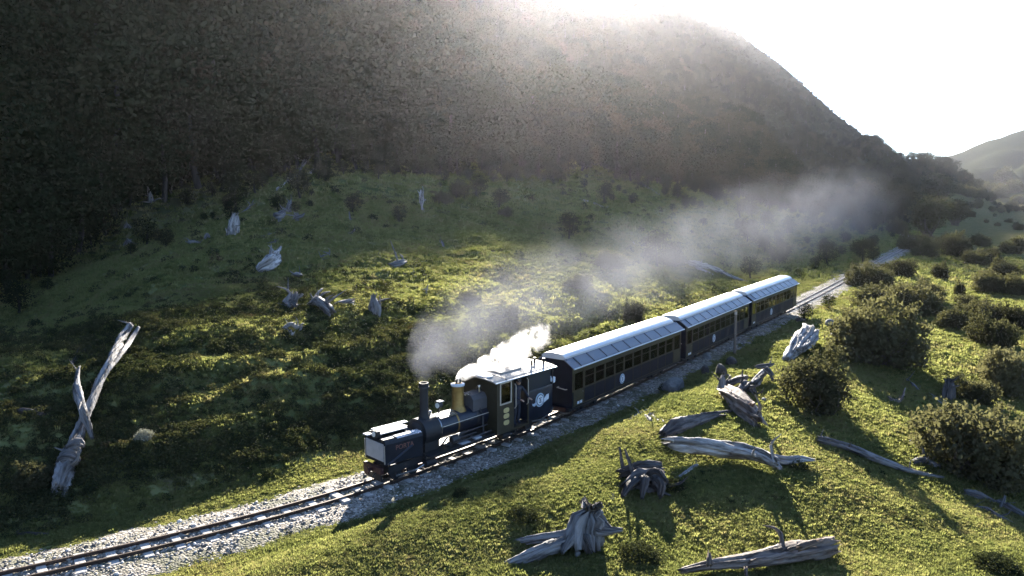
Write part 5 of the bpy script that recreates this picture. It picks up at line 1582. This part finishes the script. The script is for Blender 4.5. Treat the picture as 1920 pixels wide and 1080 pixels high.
if USE['bushes']:
    V_ = 'shrubs on the valley side of the line'
    bush('round olive shrub beside the white splintered log, shading the long thin grey log', 1562, 782, 178, 146, group=V_)
    bush('big dark dome shaped shrub between the white splintered log and the grassy hollow', 1668, 692, 205, 168, group=V_)
    bush('largest dark bush, filling the right edge above the shaded grey logs', 1862, 914, 250, 210, group=V_)
    bush('olive shrub behind the largest dark bush at the right edge', 1902, 745, 140, 118, group=V_)
    bush('light olive shrub at the right edge below the dense dark row', 1882, 655, 110, 90, group=V_)
    bush('low spreading shrub right of the big dark dome shrub', 1805, 622, 80, 60, group=V_)
    bush('dark rounded shrub nearest the empty track behind the last coach', 1640, 540, 92, 62, group=V_)
    bush('wide olive shrub behind the big dark dome shrub', 1722, 592, 110, 88, group=V_)
    bush('shrub squeezed between the trackside shrub and the round one', 1690, 520, 75, 44, group=V_)
    bush('upright round shrub standing alone in the light grass', 1767, 528, 42, 50, group=V_)
    bush('smallest round shrub, below the upright round one', 1800, 556, 28, 36, group=V_)
    bush('dense dark shrub with a long shade, left of a pair at the right edge', 1862, 550, 70, 56, group=V_)
    bush('dense dark shrub, right of a pair at the right edge', 1910, 556, 70, 60, group=V_)
    bush('small shrub on the grass just below the end of the track', 1742, 484, 52, 42, group=V_)
    bush('dark bulky shrub below the light green tree', 1800, 484, 72, 66, group=V_)
    bush('low shrub right of the dark bulky one', 1868, 500, 80, 40, group=V_)
    bush('little round shrub at the edge of the dry meadow', 1842, 462, 40, 30, group=V_)
    bush('shrub left of the dark bulky one, beside the end of the track', 1772, 470, 40, 44, group=V_)
    bush('shrub crowding the right edge under the dry meadow', 1908, 478, 50, 44, group=V_)
    bush('bush in front of the dark bulky shrub, above the light grass', 1835, 500, 60, 44, group=V_)
    bush('low shrub on the grass left of the smallest round shrub', 1742, 566, 78, 50, group=V_)
    bush('wide shrub between the low spreading shrub and the right edge', 1862, 612, 96, 64, group=V_)
    bush('shrub cut by the right edge, just above the light olive one', 1916, 618, 80, 62, group=V_)
    bush('small shrub in the light grass under the dense dark pair', 1830, 584, 60, 40, group=V_)
    bush('olive shrub touching the top of the largest dark bush', 1842, 762, 96, 70, group=V_)
    bush('bush behind the dense dark pair, level with the tiny round shrubs', 1886, 524, 84, 44, group=V_)
    bush('shrub on the bank between the trackside shrub and the big dark dome', 1655, 580, 100, 56, group=V_)
    bush('light green tree standing where the track disappears', 1752, 446, 82, 88, 'tree', group='trees at the end of the track')
    bush('dark slim tree right of the light green tree', 1797, 424, 48, 56, 'tree', group='trees at the end of the track')
    bush('grey green tree on the spur behind the light green tree', 1765, 392, 66, 66, 'tree', group='trees at the end of the track')
    bush('yellowish sunlit tree glowing through the smoke at the foot of the mountain', 1628, 402, 58, 74, 'tree', group='trees at the end of the track')
    bush('pale round shrub in the smoke left of the end of the track', 1688, 440, 46, 40, group=V_)
    bush('dark shrub right where the rails vanish from sight', 1724, 470, 64, 46, group=V_)
    F_ = 'small shrubs dotted over the far meadow'
    for px, py, w in ((1832,392,30),(1862,400,18),(1880,400,20),(1902,394,28),(1915,384,34),(1838,376,34),(1858,380,30),(1880,374,40),(1906,362,40),(1824,408,22),(1893,418,14),(1912,432,26),(1850,418,12),(1872,424,12),(1818,372,36),(1800,366,34),(1862,364,40),(1890,352,44)):
        bush('small dark shrub dotted on the far dry meadow', px, py, w, w*.8, group=F_)
    # shrubs on the slope behind the train
    S_ = 'shrubs on the slope behind the train'
    bush('bright sunlit bush on the slope above the smoke, behind the first coach', 1142, 508, 64, 46, group=S_)
    bush('low sunlit bush against the roof of the first coach', 1190, 606, 50, 56, group=S_)
    bush('dim bush in the smoke left of the bright sunlit one', 1085, 545, 60, 40, group=S_)
    bush('dark bush behind the middle coach on the slope', 1262, 505, 66, 36, group=S_)
    bush('small dark bush right of the dim bush in the smoke', 1215, 490, 40, 24, group=S_)
    bush('dark low shrub on the shaded slope right of the lone white stump', 830, 384, 44, 30, group=S_)
    bush('dark low shrub near the middle of the shaded slope', 948, 408, 34, 26, group=S_)
    bush('dark shrub behind the sunlit grass above the chimney smoke', 880, 566, 46, 26, group=S_)
    bush('leafy shrub on the bank above the steam', 960, 596, 50, 34, group=S_)
    bush('olive shrub on the lower left bank at the left edge', 40, 935, 110, 70, group=S_)
    bush('pale grey cushion plant alone on the dark bank', 263, 832, 44, 32, 'cushion', mat=M_PALE)
    G_ = 'green shrublets in the foreground grass'
    bush('leafy green shrublet left of the foreground stump', 985, 985, 70, 34, 'cushion', group=G_, mat=M_HEATH)
    bush('leafy green shrublet at the lower edge between stump and thick log', 1200, 1060, 110, 46, 'cushion', group=G_, mat=M_HEATH)
    bush('leafy green shrublet at the foot of the gnarled root mass', 1265, 925, 60, 26, 'cushion', group=G_, mat=M_HEATH)
    bush('leafy green shrublet at the bank edge below the locomotive', 862, 935, 40, 22, 'cushion', group=G_, mat=M_HEATH)
    bush('leafy green shrublet right of the forked limbs of the long pale log', 1500, 885, 50, 24, 'cushion', group=G_, mat=M_HEATH)
    bush('low shrublet at the lower right corner', 1880, 1075, 110, 40, 'cushion', group=G_, mat=M_HEATH)
    bush('leafy green shrublet beside the flat topped boulder', 1252, 735, 30, 20, 'cushion', group=G_, mat=M_HEATH)

# ------------------------------------------------------------------ smoke and steam
def plume(name, label, axis, dens, col, aniso, nscale, lo, hi, warp, seedv, detail=4, thin=1.0):
    """axis: points (x, y, z, radius, strength) in the world; a bent tube of air whose density is noise that fades to its skin"""
    A = np.asarray(axis, float)
    p0, p1 = A[0, :3], A[-1, :3]
    L = float(np.linalg.norm((p1-p0)[:2])); ang = math.atan2(p1[1]-p0[1], p1[0]-p0[0])
    ca, sa = math.cos(-ang), math.sin(-ang)
    loc = np.array([[(q[0]-p0[0])*ca-(q[1]-p0[1])*sa, (q[0]-p0[0])*sa+(q[1]-p0[1])*ca, q[2]-p0[2], q[3], q[4]] for q in A])
    t = np.linspace(0, 1, 40)**(2.0 if L > 40 else 1.0); xs = loc[0, 0]+(loc[-1, 0]-loc[0, 0])*t
    yy, zz, rr, ss_ = [np.interp(xs, loc[:, 0], loc[:, k]) for k in (1, 2, 3, 4)]
    for arr in (yy, zz, rr):
        arr[1:-1] = (arr[:-2]+arr[1:-1]*2+arr[2:])/4; arr[1:-1] = (arr[:-2]+arr[1:-1]*2+arr[2:])/4
    # hull
    n = 16; V, F = [], []
    for i in range(40):
        for k in range(n):
            g = 2*math.pi*k/n; V.append((xs[i], yy[i]+rr[i]*1.02*math.cos(g), zz[i]+rr[i]*1.02*math.sin(g)))
    for i in range(39):
        for k in range(n): F.append((i*n+k, i*n+(k+1) % n, (i+1)*n+(k+1) % n, (i+1)*n+k))
    F.append(tuple(range(n-1, -1, -1))); F.append(tuple(39*n+k for k in range(n)))
    m, nt, out = new_mat(name + '_air')
    tc = node(nt, 'ShaderNodeTexCoord'); sp = node(nt, 'ShaderNodeSeparateXYZ'); nt.links.new(tc.outputs['Object'], sp.inputs[0])
    def M(op, a, b=None, c=None, clamp=False):
        q = node(nt, 'ShaderNodeMath', operation=op); q.use_clamp = clamp
        for i, v in enumerate((a, b, c)):
            if v is None: continue
            if isinstance(v, (int, float)): q.inputs[i].default_value = v
            else: nt.links.new(v, q.inputs[i])
        return q.outputs[0]
    def curve(vals, scale, off):
        f = node(nt, 'ShaderNodeFloatCurve'); c = f.mapping.curves[0]
        f.mapping.use_clip = False
        idx = np.linspace(0, 39, 16).astype(int)
        pts = [(t[i], (vals[i]-off)/scale) for i in idx]
        c.points[0].location = pts[0]; c.points[1].location = pts[-1]
        for q in pts[1:-1]: c.points.new(*q)
        f.mapping.update()
        nt.links.new(tx, f.inputs['Value'])
        return M('MULTIPLY_ADD', f.outputs[0], float(scale), float(off))
    tx = M('DIVIDE', sp.outputs[0], float(xs[-1]))
    def sc2(v): 
        a, b = float(v.min()), float(v.max()); return max(b-a, 1e-3), a
    nz1 = node(nt, 'ShaderNodeTexNoise', Scale=nscale, Detail=detail, Roughness=.58); nz1.noise_dimensions = '4D'; nz1.inputs['W'].default_value = seedv
    nt.links.new(tc.outputs['Object'], nz1.inputs['Vector'])
    sc_ = node(nt, 'ShaderNodeSeparateColor'); nt.links.new(nz1.outputs['Color'], sc_.inputs[0])
    r_ = curve(rr, *sc2(rr))
    wy = M('MULTIPLY', M('SUBTRACT', sc_.outputs[1], .5), warp); wz = M('MULTIPLY', M('SUBTRACT', sc_.outputs[2], .5), warp)
    dy = M('ADD', M('DIVIDE', M('SUBTRACT', sp.outputs[1], curve(yy, *sc2(yy))), r_), wy)
    dz = M('ADD', M('DIVIDE', M('SUBTRACT', sp.outputs[2], curve(zz, *sc2(zz))), r_), wz)
    rho = M('SQRT', M('ADD', M('MULTIPLY', dy, dy), M('MULTIPLY', dz, dz)))
    fall = node(nt, 'ShaderNodeMapRange', interpolation_type='SMOOTHSTEP'); nt.links.new(rho, fall.inputs[0])
    fall.inputs[1].default_value = 1.0; fall.inputs[2].default_value = .15 if thin else .7
    puff = node(nt, 'ShaderNodeMapRange', interpolation_type='SMOOTHSTEP'); nt.links.new(nz1.outputs['Fac'], puff.inputs[0])
    puff.inputs[1].default_value = lo; puff.inputs[2].default_value = hi
    d = M('MULTIPLY', M('MULTIPLY', fall.outputs[0], puff.outputs[0]), M('MULTIPLY', curve(ss_, *sc2(ss_)), dens))
    pv = node(nt, 'ShaderNodeVolumePrincipled'); pv.inputs['Color'].default_value = (*col, 1); pv.inputs['Anisotropy'].default_value = aniso
    pv.inputs['Density Attribute'].default_value = ''
    nt.links.new(d, pv.inputs['Density']); nt.links.new(pv.outputs[0], out.inputs['Volume'])
    o = mesh_obj(name, V, F, m); o.location = tuple(p0); o.rotation_euler = (0, 0, ang)
    bm = bmesh.new(); bm.from_mesh(o.data); bmesh.ops.recalc_face_normals(bm, faces=bm.faces); bm.to_mesh(o.data); bm.free()
    tag(o, label, kind='stuff')
    return o

def beside_line(px, py, lateral):
    """point that many metres left of the track and seen at this place of the photograph"""
    best = None
    for s in np.arange(S_FRONT-6, S_END-2, .1):
        c, t, n = track_frame(s); q = c+n*lateral
        d = ray(px, py); k = q[1]/d[1]; e = abs(d[0]*k-q[0])
        if best is None or e < best[0]: best = (e, q[0], q[1], CAM_H+d[2]*k)
    return best[1:]
if USE['smoke'] and USE['train']:
    mat_l = loco.matrix_basis
    ct = mat_l @ Vector((1.78, 0, 2.74))
    ax = [(*ct, .17, 16.0)]
    for px, py, lat, r, q in ((786,700,.1,.42,6.0),(800,668,.5,.85,2.0),(848,624,1.4,1.6,.55),(930,580,2.6,2.4,.30),(1020,548,3.6,2.9,.26),(1120,518,4.6,3.3,.20),(1230,486,6.0,3.6,.14),(1330,448,7.0,4.8,.11),(1440,428,7.5,6.0,.085),(1540,412,7.5,7.4,.07),(1630,392,7.0,8.8,.06),(1700,378,6.0,9.4,.04),(1745,372,5.0,9.0,.0)):
        ax.append((*beside_line(px, py, lat), r, q))
    plume('smoke', 'grey chimney smoke trailing back above the train and up the valley', ax, .42, (.33, .34, .385), .1, .38, .34, .70, 1.3, 2.3)
    dt = mat_l @ Vector((3.30, 0, 2.54))
    ax = [(*dt, .14, 1.0)]
    for px, py, dy, r, q in ((868,703,.5,.24,1.0),(900,690,1.2,.33,.9),(935,672,2.0,.42,.7),(965,655,2.7,.52,.42),(992,640,3.3,.60,.22),(1018,626,3.8,.58,.05)):
        ax.append((*at_depth(px, py, dt.y+dy), r, q))
    plume('steam', 'dense white steam blowing back from the brass dome over the cab', ax, 16.0, (.985, .985, .99), .55, 2.6, .44, .62, 2.1, 7.7, 6)
# ------------------------------------------------------------------ haze
def volume_box(name, x0, x1, y0, y1, z0, z1, mat):
    o = MB().box(x0, x1, y0, y1, z0, z1).build(name, mat)
    return o
if USE['haze']:
    m, nt, out = new_mat('haze_air')
    pv = node(nt, 'ShaderNodeVolumePrincipled')
    pv.inputs['Color'].default_value = (.88, .88, .98, 1)
    pv.inputs['Density'].default_value = HAZE_DENSITY
    pv.inputs['Anisotropy'].default_value = HAZE_G
    nt.links.new(pv.outputs[0], out.inputs['Volume'])
    zmax = float(GZ.max())
    hz = volume_box('haze', GX[0]-40, GX[-1]+40, GY[0]-40, GY[-1]+40, float(GZ.min())-1.0, zmax+8, m)
    tag(hz, kind='stuff')
